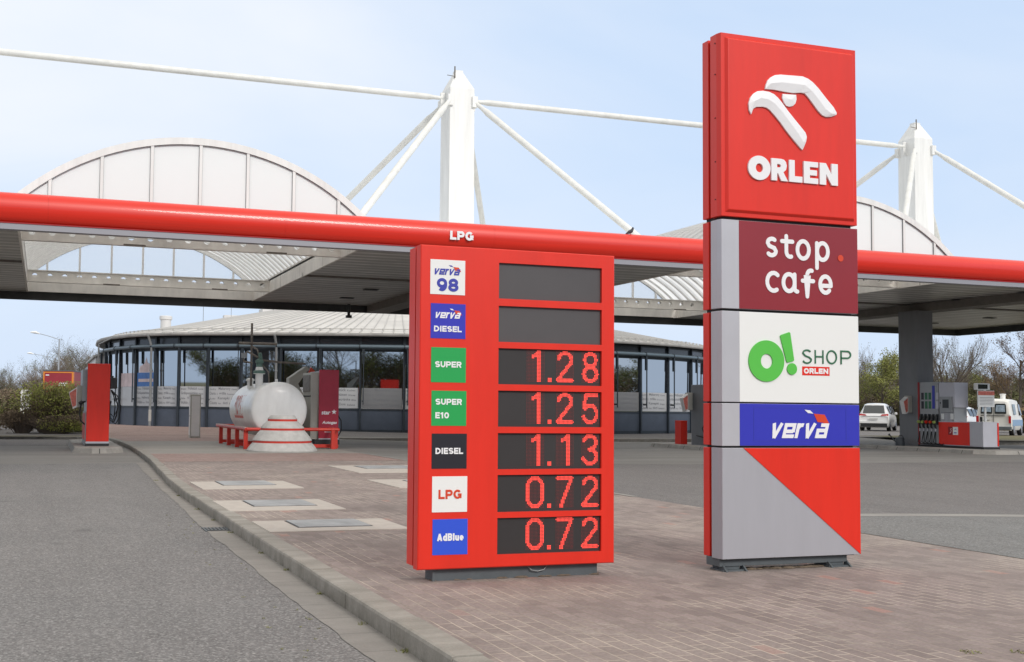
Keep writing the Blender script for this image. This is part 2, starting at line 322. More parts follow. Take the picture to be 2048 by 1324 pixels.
# ------------------------------------------------------------------ mesh builder
class MB:
    def __init__(s): s.v = []; s.f = []; s.m = []; s.names = []
    def mi(s, name):
        if name not in s.names: s.names.append(name)
        return s.names.index(name)
    def add(s, vs, fs, m, X=None):
        o = len(s.v); k = s.mi(m)
        s.v += [tuple(X @ Vector(p)) if X else tuple(p) for p in vs]
        s.f += [tuple(i + o for i in f) for f in fs]; s.m += [k] * len(fs); return s
    def box(s, x0, x1, y0, y1, z0, z1, m, X=None):
        vs = [(x, y, z) for z in (z0, z1) for x, y in ((x0, y0), (x1, y0), (x1, y1), (x0, y1))]
        return s.add(vs, [(3, 2, 1, 0), (4, 5, 6, 7), (0, 1, 5, 4), (1, 2, 6, 5), (2, 3, 7, 6), (3, 0, 4, 7)], m, X)
    def cbox(s, x0, x1, y0, y1, z0, z1, m, c=.01, X=None):      # box with chamfered vertical and top edges
        def ring(i, z): return [(x0+i, y0+i+c, z), (x0+i+c, y0+i, z), (x1-i-c, y0+i, z), (x1-i, y0+i+c, z), (x1-i, y1-i-c, z), (x1-i-c, y1-i, z), (x0+i+c, y1-i, z), (x0+i, y1-i-c, z)]
        vs = ring(0, z0) + ring(0, z1 - c) + ring(c, z1)
        fs = [tuple(range(7, -1, -1)), tuple(range(16, 24))]
        for k in (0, 8): fs += [(k + i, k + (i + 1) % 8, k + 8 + (i + 1) % 8, k + 8 + i) for i in range(8)]
        return s.add(vs, fs, m, X)
    def path(s, pts, r, m, n=8, cap=True, X=None):
        pts = [Vector(p) for p in pts]; vs = []; fs = []; up = None
        for i, p in enumerate(pts):
            d = (pts[min(i + 1, len(pts) - 1)] - pts[max(i - 1, 0)]).normalized()
            if up is None:
                up = Vector((0, 0, 1)) if abs(d.z) < .9 else Vector((1, 0, 0))
            a = d.cross(up).normalized(); b_ = a.cross(d).normalized(); up = b_
            rr = r[i] if isinstance(r, (list, tuple)) else r
            vs += [p + a * math.cos(2 * math.pi * k / n) * rr + b_ * math.sin(2 * math.pi * k / n) * rr for k in range(n)]
        for i in range(len(pts) - 1):
            o = i * n; fs += [(o + (k + 1) % n, o + k, o + n + k, o + n + (k + 1) % n) for k in range(n)]
        if cap: fs += [tuple(range(n)), tuple(reversed(range(len(vs) - n, len(vs))))]
        return s.add(vs, fs, m, X)
    def lathe(s, prof, m, n=24, X=None, cap=True):            # profile (r, z) around Z
        vs = []; fs = []
        for r, z in prof: vs += [(r * math.cos(2 * math.pi * k / n), r * math.sin(2 * math.pi * k / n), z) for k in range(n)]
        for i in range(len(prof) - 1):
            o = i * n; fs += [(o + k, o + (k + 1) % n, o + n + (k + 1) % n, o + n + k) for k in range(n)]
        if cap: fs += [tuple(reversed(range(n))), tuple(range(len(vs) - n, len(vs)))]
        return s.add(vs, fs, m, X)
    def plate(s, poly, d0, d1, m, X=None):                      # polygon (u,v) extruded along w from d0 to d1 (w=d1 is the front)
        n = len(poly); ar = sum(poly[i][0] * poly[(i + 1) % n][1] - poly[(i + 1) % n][0] * poly[i][1] for i in range(n))
        if ar < 0: poly = poly[::-1]
        vs = [(u, v, d0) for u, v in poly] + [(u, v, d1) for u, v in poly]
        fs = [tuple(range(n, 2 * n)), tuple(reversed(range(n)))] + [(i, (i + 1) % n, n + (i + 1) % n, n + i) for i in range(n)]
        return s.add(vs, fs, m, X)
    def ring(s, cx, cy, ax, ay, bx, by, d0, d1, m, X=None, n=40, cx2=None, cy2=None):
        cx2 = cx if cx2 is None else cx2; cy2 = cy if cy2 is None else cy2
        vs = []; fs = []
        for k in range(n):
            c, q = math.cos(2 * math.pi * k / n), math.sin(2 * math.pi * k / n)
            vs += [(cx + ax * c, cy + ay * q, d0), (cx + ax * c, cy + ay * q, d1), (cx2 + bx * c, cy2 + by * q, d1), (cx2 + bx * c, cy2 + by * q, d0)]
        for k in range(n):
            a, b_ = 4 * k, 4 * ((k + 1) % n)
            fs += [(a, b_, b_ + 1, a + 1), (a + 1, b_ + 1, b_ + 2, a + 2), (a + 2, b_ + 2, b_ + 3, a + 3)]
        return s.add(vs, fs, m, X)
    def stroke(s, pts, w, d0, d1, m, X=None, round_=True, closed=False):
        P = [Vector((p[0], p[1])) for p in pts]; n = len(P); Lf = []; Rt = []
        for i in range(n):
            a = P[(i - 1) % n] if (closed or i) else None; c = P[(i + 1) % n] if (closed or i < n - 1) else None
            d1_ = (P[i] - a).normalized() if a is not None else None; d2_ = (c - P[i]).normalized() if c is not None else None
            if d1_ is None: d1_ = d2_
            if d2_ is None: d2_ = d1_
            nn = Vector((-(d1_ + d2_).y, (d1_ + d2_).x)); nn = nn.normalized() if nn.length > 1e-6 else Vector((-d1_.y, d1_.x))
            k = 1 / max(.5, nn.dot(Vector((-d2_.y, d2_.x))))
            Lf.append(P[i] + nn * w / 2 * k); Rt.append(P[i] - nn * w / 2 * k)
        if closed:
            vs = []; fs = []
            for i in range(n): vs += [(*Lf[i], d0), (*Lf[i], d1), (*Rt[i], d1), (*Rt[i], d0)]
            for i in range(n):
                a, b_ = 4 * i, 4 * ((i + 1) % n); fs += [(a, b_, b_ + 1, a + 1), (a + 1, b_ + 1, b_ + 2, a + 2), (a + 2, b_ + 2, b_ + 3, a + 3)]
            return s.add(vs, fs, m, X)
        def capp(c, d):
            a0 = math.atan2(d.y, d.x); return [c + Vector((math.cos(a0 - math.pi / 2 + math.pi * j / 6), math.sin(a0 - math.pi / 2 + math.pi * j / 6))) * w / 2 for j in range(1, 6)]
        e = capp(P[-1], (P[-1] - P[-2]).normalized()) if round_ else []; b0 = capp(P[0], (P[0] - P[1]).normalized()) if round_ else []
        # strip as quads + end fans
        vs = []; fs = []
        for i in range(n): vs += [(*Lf[i], d0), (*Lf[i], d1), (*Rt[i], d1), (*Rt[i], d0)]
        for i in range(n - 1):
            a, b_ = 4 * i, 4 * (i + 1); fs += [(a, b_, b_ + 1, a + 1), (a + 1, b_ + 1, b_ + 2, a + 2), (a + 2, b_ + 2, b_ + 3, a + 3)]
        for end, li, ri in ((e, 4 * (n - 1), 4 * (n - 1) + 2), (b0, 2, 0)):
            if not end: continue
            o = len(vs); vs += [(*q, d1) for q in end]; o2 = len(vs); vs += [(*q, d0) for q in end]
            if end is e: seq = [4 * (n - 1) + 2] + list(range(o, o2)) + [4 * (n - 1) + 1]; lo = [4 * (n - 1) + 3] + list(range(o2, len(vs))) + [4 * (n - 1)]
            else: seq = [1] + list(range(o, o2)) + [2]; lo = [0] + list(range(o2, len(vs))) + [3]
            fs.append(tuple(seq)); fs += [(lo[j], lo[j + 1], seq[j + 1], seq[j]) for j in range(len(seq) - 1)]
        return s.add(vs, fs, m, X)
    def text(s, t, m, X, box, d=.004, bold=0.0, shear=0, space=1, mirror=False):
        """text fitted in box (u0,v0,u1,v1); height fit uses capitals, d = thickness"""
        cu = bpy.data.curves.new('t', 'FONT'); cu.body = t; cu.size = 1; cu.offset = bold; cu.shear = shear; cu.space_character = space; cu.resolution_u = 3
        cu.fill_mode = 'FRONT' ; cu.extrude = 0
        ob = bpy.data.objects.new('t', cu); COL.objects.link(ob); dg = bpy.context.evaluated_depsgraph_get(); dg.update()
        me = bpy.data.meshes.new_from_object(ob.evaluated_get(dg)); bpy.data.objects.remove(ob)
        bm = bmesh.new(); bm.from_mesh(me); bpy.data.meshes.remove(me)
        bmesh.ops.remove_doubles(bm, verts=bm.verts, dist=1e-5)
        if d > .0015:
            r = bmesh.ops.extrude_face_region(bm, geom=bm.faces[:])
            bmesh.ops.translate(bm, vec=(0, 0, 1), verts=[g for g in r['geom'] if isinstance(g, bmesh.types.BMVert)])
        xs = [v.co.x for v in bm.verts]; ys = [v.co.y for v in bm.verts]
        u0, v0, u1, v1 = box; x0, x1, y0, y1 = min(xs), max(xs), min(ys), max(ys)
        bm.verts.index_update()
        flip = d > .0015
        vs = [(u0 + (v.co.x - x0) / (x1 - x0) * (u1 - u0), v0 + (v.co.y - y0) / (y1 - y0) * (v1 - v0), (v.co.z * d if flip else d)) for v in bm.verts]
        s.add(vs, [tuple(v.index for v in f.verts) for f in bm.faces], m, X); bm.free(); return s
    def build(s, name, parent=None, smooth=False, bevel=0, X=None):
        me = bpy.data.meshes.new(name); me.from_pydata(s.v, [], s.f); me.update()
        for nm in s.names: me.materials.append(M[nm])
        me.polygons.foreach_set('material_index', s.m)
        if smooth:
            me.polygons.foreach_set('use_smooth', [True] * len(me.polygons))
            try: me.set_sharp_from_angle(angle=R(40))
            except Exception: pass
        o = bpy.data.objects.new(name, me); COL.objects.link(o)
        if parent: o.parent = parent
        if bevel:
            bv = o.modifiers.new('bevel', 'BEVEL'); bv.width = bevel; bv.segments = 2; bv.limit_method = 'ANGLE'; bv.angle_limit = R(40)
        return o
def tag(o, label=None, cat=None, group=None, kind=None):
    for k, v in (('label', label), ('category', cat), ('group', group), ('kind', kind)):
        if v: o[k] = v
    return o
def thing(name, label, cat, loc=(0, 0, 0), rz=0, group=None):
    o = bpy.data.objects.new(name, None); COL.objects.link(o); o.empty_display_size = .2
    o.location = loc; o.rotation_euler = (0, 0, rz); return tag(o, label, cat, group)
KIDS = {}
def copy_tree(o, parent=None):
    c = o.copy(); COL.objects.link(c); c.parent = parent
    for ch in [k for k in list(bpy.data.objects) if k.parent == o]: copy_tree(ch, c)
    return c
def struct(mb, name, **k): return tag(mb.build(name, **k), kind='structure')
def face(x0, y0, z0=0, n=(0, -1)):       # frame: u along the face (to the right seen from the front), v up, w outward
    nx, ny = n; u = Vector((-ny, nx, 0)); return Matrix(((u.x, 0, nx, x0), (u.y, 0, ny, y0), (0, 1, 0, z0), (0, 0, 0, 1)))
def arc(cx, cy, rx, ry, a0, a1, n=12): return [(cx + rx * math.cos(R(a0 + (a1 - a0) * i / n)), cy + ry * math.sin(R(a0 + (a1 - a0) * i / n))) for i in range(n + 1)]
def ss(a, b, x): t = min(1, max(0, (x - a) / (b - a))); return t * t * (3 - 2 * t)
def gz(x, y):   # level of the forecourt
    return -.13 * ss(8.3, 15, x) * (1 - ss(38, 48, y)) + .16 * ss(42, 54, y) * (1 - ss(9, 20, x))

# ------------------------------------------------------------------ ground
KERB = [(-12, 1.97), (16.5, 1.97), (19, 2.03), (22, 2.16), (26, 2.34), (30, 2.44), (34, 2.48), (38, 2.44), (40.5, 2.3), (42, 1.9), (44, 1.9), (60, 1.9)]
def kx(y):
    for (a, xa), (b_, xb) in zip(KERB, KERB[1:]):
        if y <= b_: return xa + (xb - xa) * max(0, (y - a)) / (b_ - a)
    return KERB[-1][1]
def sheet(name, x0, x1, y0, y1, dz, m, step=1.0, kind=True):
    nx = max(1, int((x1 - x0) / step)); ny = max(1, int((y1 - y0) / step)); mb = MB(); vs = []; fs = []
    for j in range(ny + 1):
        for i in range(nx + 1):
            y = y0 + (y1 - y0) * j / ny; xl = (kx(y) + .155) if x0 < 3 and x1 < 9 else x0; x = xl + (x1 - xl) * i / nx; vs.append((x, y, gz(x, y) + dz))
    for j in range(ny):
        for i in range(nx): a = j * (nx + 1) + i; fs.append((a, a + 1, a + nx + 2, a + nx + 1))
    mb.add(vs, fs, m); return struct(mb, name)
mb = MB(); mb.add([(-700, -300, -.35), (900, -300, -.35), (900, 1200, -.35), (-700, 1200, -.35)], [(0, 1, 2, 3)], 'grass_ground'); struct(mb, 'terrain')
# left road (12 cm below the paving)
mb = MB(); mb.add([(-40, -30, -.12), (2.4, -30, -.12), (2.4, 26.2, -.12), (-40, 26.2, -.12)], [(0, 1, 2, 3)], 'asphalt')
struct(mb, 'road')
mb = MB(); mb.add([(-40, 26.2, -.12), (2.62, 26.2, -.12), (2.62, 36.9, -.12), (-40, 36.9, -.12)], [(0, 1, 2, 3)], 'concrete_forecourt'); struct(mb, 'forecourt_left')
mb = MB(); mb.add([(-40, 36.9, -.116), (2.9, 36.9, -.116), (2.9, 44, -.116), (-40, 44, -.116)], [(0, 1, 2, 3)], 'asphalt_far'); struct(mb, 'road_far')
mb = MB(); mb.add([(1.71, -30, -.116), (1.99, -30, -.116), (1.71, 12, -.116), (1.99, 12, -.116), (1.80, 16.6, -.116), (2.02, 16.6, -.116), (2.06, 26.2, -.116), (2.36, 26.2, -.116)], [(0, 1, 3, 2), (2, 3, 5, 4), (4, 5, 7, 6)], 'concrete_gutter'); random.seed(17)
mb = MB(); vs = []; yy = -12.0; Lg = []
def gl(y): return 1.71 + (.09 * ss(12, 16.6, y)) + .26 * max(0, (y - 16.6)) / 9.6
while yy < 26.2: Lg.append(yy); yy += random.uniform(.06, .22)
Lg.append(26.2); w_ = 0
for y in Lg:
    w_ = w_ * .5 + random.uniform(-.011, .011); vs += [(gl(y) + w_ + .008 * math.sin(y * 1.3), y, -.116), (kx(y) + .02, y, -.116)]
mb.add(vs, [(2 * i, 2 * i + 1, 2 * i + 3, 2 * i + 2) for i in range(len(Lg) - 1)], 'concrete_gutter'); struct(mb, 'gutter_strip')
# right side: asphalt, concrete forecourt
sheet('forecourt_asphalt', 8.0, 60, -10, 24.6, -.004, 'asphalt_far')
sheet('forecourt_concrete', 8.0, 60, 24.6, 44, -.004, 'concrete_forecourt')
sheet('parking_asphalt', -60, 140, 44, 170, -.01, 'asphalt_far', 4)
sheet('forecourt_asphalt_near', 8.0, 60, -10, 10.95, .004, 'asphalt_cool')
sheet('concrete_stripe', 8.0, 40, 10.95, 11.27, .006, 'marking')
sheet('paving', 2.13, 8.02, -12, 28.3, 0, 'brick')
sheet('paving_front_band', 2.14, 7.94, 24.4, 28.29, .003, 'brick_pink')
sheet('paving_rear', 2.6, 8.6, 37.7, 44, 0, 'brick_pink')
sheet('paving_by_building', 2.6, 8.6, 44, 60, 0.005, 'brick_pink')
sheet('tank_slab', 2.45, 8.0, 28.3, 37.7, .002, 'concrete_slab')
sheet('slab_edge', 7.97, 8.07, 14, 28.3, .006, 'marking')
# kerb: stones 1 m long with small joints, along a polyline
def kerbrun(pts, w, top, bot, m, step=1.0, gap=.006, seed=1):
    random.seed(seed); mb = MB()
    P = [Vector((p[0], p[1])) for p in pts]; seg = []
    for a, b_ in zip(P, P[1:]):
        n_ = max(1, round((b_ - a).length / step)); seg += [(a.lerp(b_, i / n_), a.lerp(b_, (i + 1) / n_)) for i in range(n_)]
    for a, b_ in seg:
        d = (b_ - a).normalized(); nn = Vector((d.y, -d.x)); a2, b2 = a + d * gap / 2, b_ - d * gap / 2; t = top + random.uniform(-.004, .004); o = random.uniform(-.004, .004)
        c = .022
        prof = [(o, bot), (o, t - c), (o + c * .3, t - c * .3), (o + c, t), (w, t), (w, bot)]
        vs = [(*(q + nn * u), z) for q in (a2, b2) for u, z in prof]; n_ = len(prof)
        fs = [(i, (i + 1) % n_, n_ + (i + 1) % n_, n_ + i) for i in range(n_)] + [tuple(reversed(range(n_))), tuple(range(n_, 2 * n_))]
        mb.add(vs, fs, m)
    return mb
main_kerb = [(1.97, -6), (1.97, 16.5), (2.03, 19), (2.16, 22), (2.34, 26), (2.44, 30), (2.48, 34), (2.44, 38), (2.3, 40.5), (1.9, 42), (1.2, 43), (0, 43.3), (-30, 43.3)]
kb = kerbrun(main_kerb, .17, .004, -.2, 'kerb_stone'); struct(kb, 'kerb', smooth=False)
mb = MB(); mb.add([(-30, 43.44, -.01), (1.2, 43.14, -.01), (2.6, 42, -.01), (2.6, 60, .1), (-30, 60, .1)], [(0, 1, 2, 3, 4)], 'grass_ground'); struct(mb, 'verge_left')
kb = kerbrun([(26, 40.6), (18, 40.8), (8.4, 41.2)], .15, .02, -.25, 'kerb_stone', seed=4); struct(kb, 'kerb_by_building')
# grassy island at the right by the van
kb = kerbrun([(60, 36.5), (37.2, 38.2)], .2, .06, -.25, 'kerb_stone', seed=8); struct(kb, 'kerb_parking')
mb = MB(); mb.add([(37.2, 38.0, .04), (60, 36.3, .04), (62, 47.5, .04), (38.5, 45.5, .04)], [(0, 1, 2, 3)], 'grass_ground'); struct(mb, 'verge_right')
# weeds along the kerb and bare soil under the signs
random.seed(5); mb = MB()
def tuft(mb, x, y, z, r, n=26, h=.03, m='moss'):
    for _ in range(n):
        a = random.uniform(0, 6.28); q = r * math.sqrt(random.random()); px, py = x + q * math.cos(a), y + q * math.sin(a); t = random.uniform(0, 6.28); w = .005; hh = random.uniform(.3, 1) * h
        mb.add([(px - w * math.cos(t), py - w * math.sin(t), z), (px + w * math.cos(t), py + w * math.sin(t), z), (px + random.uniform(-.02, .02), py + random.uniform(-.02, .02), z + hh)], [(0, 1, 2)], m)
for y in (5.95, 6.75, 7.9, 9.1, 11.9, 13.2, 14.6, 10.2, 16.8, 20.2): tuft(mb, 1.945, y, -.12, random.uniform(.02, .05), 30, .028)
for x, y in ((4.62, 4.62), (4.88, 4.55)): tuft(mb, x, y, .002, .05, 40, .012)
for i in range(40): tuft(mb, 1.35 + random.uniform(-.05, .35), random.uniform(5, 14), -.118, .012, 4, .012)
tag(mb.build('weeds'), kind='stuff')
def soil(x0, x1, y, z0):
    mb = MB(); random.seed(9)
    for i in range(46):
        t = i / 45; cx = x0 + (x1 - x0) * t + random.uniform(-.02, .02); r = random.uniform(.012, .04)
        mb.lathe([(r * 1.5, 0), (r * 1.1, r * .22), (r * .4, r * .34)], 'dirt', 7, Matrix.Translation((cx, y + random.uniform(-.02, .02), z0)))
    return mb
mb = soil(2.7, 3.98, 7.60, .003); mb2 = soil(5.2, 6.05, 7.50, .003); mb.add(mb2.v, mb2.f, 'dirt'); tag(mb.build('loose_soil', smooth=True), kind='stuff')

# manhole covers
covers = [((2.14, 3.58, 10.78, 11.80), (2.5, 3.25, 11.08, 11.73), 'nearest of the pale service covers, broad tread-plate lid, left of the price board'),
          ((2.10, 3.50, 13.0, 14.40), (2.48, 3.24, 13.48, 14.28), 'second pale service cover from the front in the left row by the kerb'),
          ((2.25, 3.76, 16.4, 17.95), (2.66, 3.45, 17.05, 17.95 - .03), 'third pale service cover in the left row, farthest from the camera'),
          ((5.6, 7.4, 19.9, 22.3), (6.1, 7.15, 21.1, 22.05), 'far service cover of the right row, beyond the price board top left edge'),
          ((5.2, 6.9, 16.2, 18.0), (5.75, 6.7, 17.0, 17.7), 'service cover half hidden behind the left edge of the price board')]
for (a, b_, lab) in covers:
    t = thing('service_cover', lab, 'manhole cover', (a[0], a[2], 0), group='service covers in the brick paving')
    x0, x1, y0, y1 = a[0] - a[0], a[1] - a[0], 0, a[3] - a[2]; p = (b_[0] - a[0], b_[1] - a[0], b_[2] - a[2], b_[3] - a[2])
    MB().cbox(x0, x1, y0, y1, -.05, .012, 'cover_concrete', .004).build('concrete_surround', t)
    mb = MB().box(p[0] - .02, p[1] + .02, p[2] - .02, p[3] + .02, .008, .014, 'groove').cbox(*p, .01, .022, 'cover_steel', .003)
    k = 0
    nx, ny = int((p[1] - p[0]) / .05), int((p[3] - p[2]) / .05)
    for i in range(nx):
        for j in range(ny):
            cx, cy = p[0] + .03 + i * .05, p[2] + .03 + j * .05; s_ = 1 if (i + j) % 2 else -1
            mb.add([(cx - .014, cy - .004 - s_ * .008, .0245), (cx + .014, cy - .004 + s_ * .008, .0245), (cx + .014, cy + .004 + s_ * .008, .0245), (cx - .014, cy + .004 - s_ * .008, .0245)], [(0, 1, 2, 3)], 'cover_steel')
    mb.build('tread_plate', t)
t = thing('storm_drain', 'dark rectangular drain grate set in the gutter beside the kerb', 'drain', (1.72, 12.1, -.118))
mb = MB().box(0, .24, 0, .32, 0, .004, 'groove')
for i in range(6): mb.box(.01 + i * .04, .03 + i * .04, .01, .31, .004, .010, 'base_grey')
mb.build('grate', t); MB().box(-.02, .0, -.02, .34, 0, .008, 'base_grey').box(.24, .25, -.02, .34, 0, .008, 'base_grey').build('frame', t)

# ------------------------------------------------------------------ price sign
PX0, PX1, PY, PZ0, PZ1 = 2.548, 4.113, 7.5, .09, 2.415
t = thing('price_sign', 'tall red fuel price board with seven rows and red dot-matrix prices', 'price sign', (3.33, 7.62, 0))
def loc(o): o.matrix_parent_inverse = Matrix.Translation(-Vector(o.parent.location)) if o.parent else Matrix(); return o
def B(mb, name, par, root=None, **k):
    """build with world coordinates below a thing that stands at root.location"""
    o = mb.build(name, par, **k)
    r = root or par
    if par is r: o.matrix_parent_inverse = Matrix.Translation(-r.location)
    return o
mb = MB(); WX = [(3.157 + .0, 4.0)]
rows = [(2.314, 2.049), (1.996, 1.730), (1.684, 1.419), (1.373, 1.108), (1.062, .798), (.757, .487), (.445, .181)]
X0d, X1d = 3.158, 4.004
# front shell made of a frame with real window openings
zs = [PZ1] + [z for r_ in rows for z in r_] + [PZ0]
c_ = .007
gx = [PX0 + c_, X0d, X1d, PX1 - c_]; gz_ = [PZ1 - c_] + zs[1:-1] + [PZ0 + c_]; vs = [(x, PY, z) for z in gz_ for x in gx]; fs = []
for i in range(len(gz_) - 1):
    for j in range(3):
        if j == 1 and i % 2 == 1: continue
        q = i * 4 + j; fs.append((q + 4, q + 5, q + 1, q))
mb.add(vs, fs, 'red')
for i in range(1, len(zs) - 1, 2):
    a_, b_ = zs[i], zs[i + 1]; q = [(X0d, a_), (X1d, a_), (X1d, b_), (X0d, b_)]
    for k in range(4): p, r_ = q[k], q[(k + 1) % 4]; mb.add([(p[0], PY, p[1]), (r_[0], PY, r_[1]), (r_[0], PY + .03, r_[1]), (p[0], PY + .03, p[1])], [(0, 1, 2, 3)], 'red')
r1 = [(PX0 + c_, PY, PZ0 + c_), (PX1 - c_, PY, PZ0 + c_), (PX1 - c_, PY, PZ1 - c_), (PX0 + c_, PY, PZ1 - c_)]; r2 = [(PX0, PY + c_, PZ0), (PX1, PY + c_, PZ0), (PX1, PY + c_, PZ1), (PX0, PY + c_, PZ1)]; r3 = [(p[0], PY + .095, p[2]) for p in r2]
mb.add(r1 + r2 + r3, [(4 + k, 4 + (k + 1) % 4, (k + 1) % 4, k) for k in range(4)] + [(8 + k, 8 + (k + 1) % 4, 4 + (k + 1) % 4, 4 + k) for k in range(4)], 'red')
mb.box(X0d, X1d, PY + .03, PY + .095, PZ0 + .01, PZ1 - .01, 'groove')
mb.box(PX0 + .02, PX1 - .02, PY + .0955, PY + .125, PZ0 + .02, PZ1 - .01, 'red_dark')
mb.box(PX0 + .004, PX1 - .004, PY + .1255, PY + .26, PZ0 + .015, PZ1 - .004, 'red')
B(mb, 'casing', t)
B(MB().box(2.70, 4.0, 7.56, 7.70, 0, .12, 'base_grey').box(2.68, 2.70, 7.55, 7.71, 0, .11, 'base_grey'), 'foot', t)
B(MB().path([(3.42, 7.55, .085), (3.45, 7.54, .055), (3.50, 7.54, .045), (3.55, 7.54, .055), (3.58, 7.55, .085)], .004, 'pipe_grey', 6), 'cable', t)
# dot-matrix glyphs
def seglen(p, a, b_):
    ax, ay = a; bx, by = b_; dx, dy = bx - ax, by - ay; L2 = dx * dx + dy * dy; q = 0 if L2 == 0 else max(0, min(1, ((p[0] - ax) * dx + (p[1] - ay) * dy) / L2))
    return math.hypot(p[0] - ax - q * dx, p[1] - ay - q * dy)
GW, GH = 14, 23
GL = {'0': [arc(7, 17, 5.2, 4.6, 0, 180) + arc(7, 6, 5.2, 4.6, 180, 360) + [(12.2, 17)]],
      '1': [[(9.3, 1), (9.3, 22)], [(9.3, 21), (5.2, 18.6)]],
      '2': [arc(7, 16.6, 5.0, 5.0, 175, -25) + [(1.8, 2.2)], [(1.8, 1.6), (12.4, 1.6)]],
      '3': [arc(6.8, 17, 4.8, 4.6, 165, -80), arc(6.8, 6.6, 5.3, 5.2, 95, -165)],
      '5': [[(11.8, 21.4), (3.4, 21.4), (2.4, 12.2)], arc(6.8, 7.6, 5.3, 6.2, 140, -160)],
      '7': [[(1.6, 21.4), (12.2, 21.4), (4.2, 1)]],
      '8': [arc(7, 17, 4.4, 4.5, 0, 360), arc(7, 6.4, 5.2, 5.0, 0, 360)]}
PITCHL = .0107
def digit(ch, x, z, on, off):
    segs = [s_ for pl in GL[ch] for s_ in zip(pl, pl[1:])]
    for j in range(GH):
        for i in range(GW):
            p = (i + .5, j + .5); d = min(seglen(p, a, b_) for a, b_ in segs)
            lit = d < 1.42; cx, cz = x + p[0] * PITCHL, z + p[1] * PITCHL * .955
            if lit: on.append((cx, cz))
            elif (ch not in '0') or True: off.append((cx, cz))
def quads(pts, s_, y, m):
    mb = MB(); vs = []; fs = []
    for k, (x, z) in enumerate(pts):
        vs += [(x - s_, y, z - s_), (x + s_, y, z - s_), (x + s_, y, z + s_), (x - s_, y, z + s_)]; fs.append(tuple(range(4 * k, 4 * k + 4)))
    return mb.add(vs, fs, m)
prices = ['', '', '128', '125', '113', '072', '072']
labs = ['blank top display', 'blank second display', 'display reading 1.28', 'display reading 1.25', 'display reading 1.13', 'display reading 0.72 beside LPG', 'lowest display reading 0.72 beside AdBlue']
for (z1, z0), pr, lb in zip(rows, prices, labs):
    o = B(MB().box(X0d - .01, X1d + .01, PY + .022, PY + .029, z0 - .01, z1 + .01, 'display' if pr else 'display_blank'), 'price_display', t); o['label'] = lb
    if pr:
        for k, ch in enumerate(pr):
            on, off = [], []; digit(ch, X0d + (.232, .474, .685)[k] - .0, z0 + .022, on, off)
            q = quads(on, .0038, PY + .0185, 'led').build('digit', o)
            if ch != '8' and ch != '0' or True: q2 = quads(off, .0020, PY + .019, 'led_off').build('unlit_dots', o)
        on = [(X0d + .412 + i * PITCHL, z0 + .028 + j * PITCHL) for i in range(3) for j in range(3)]
        quads(on, .0042, PY + .0185, 'led').build('decimal_point', o)
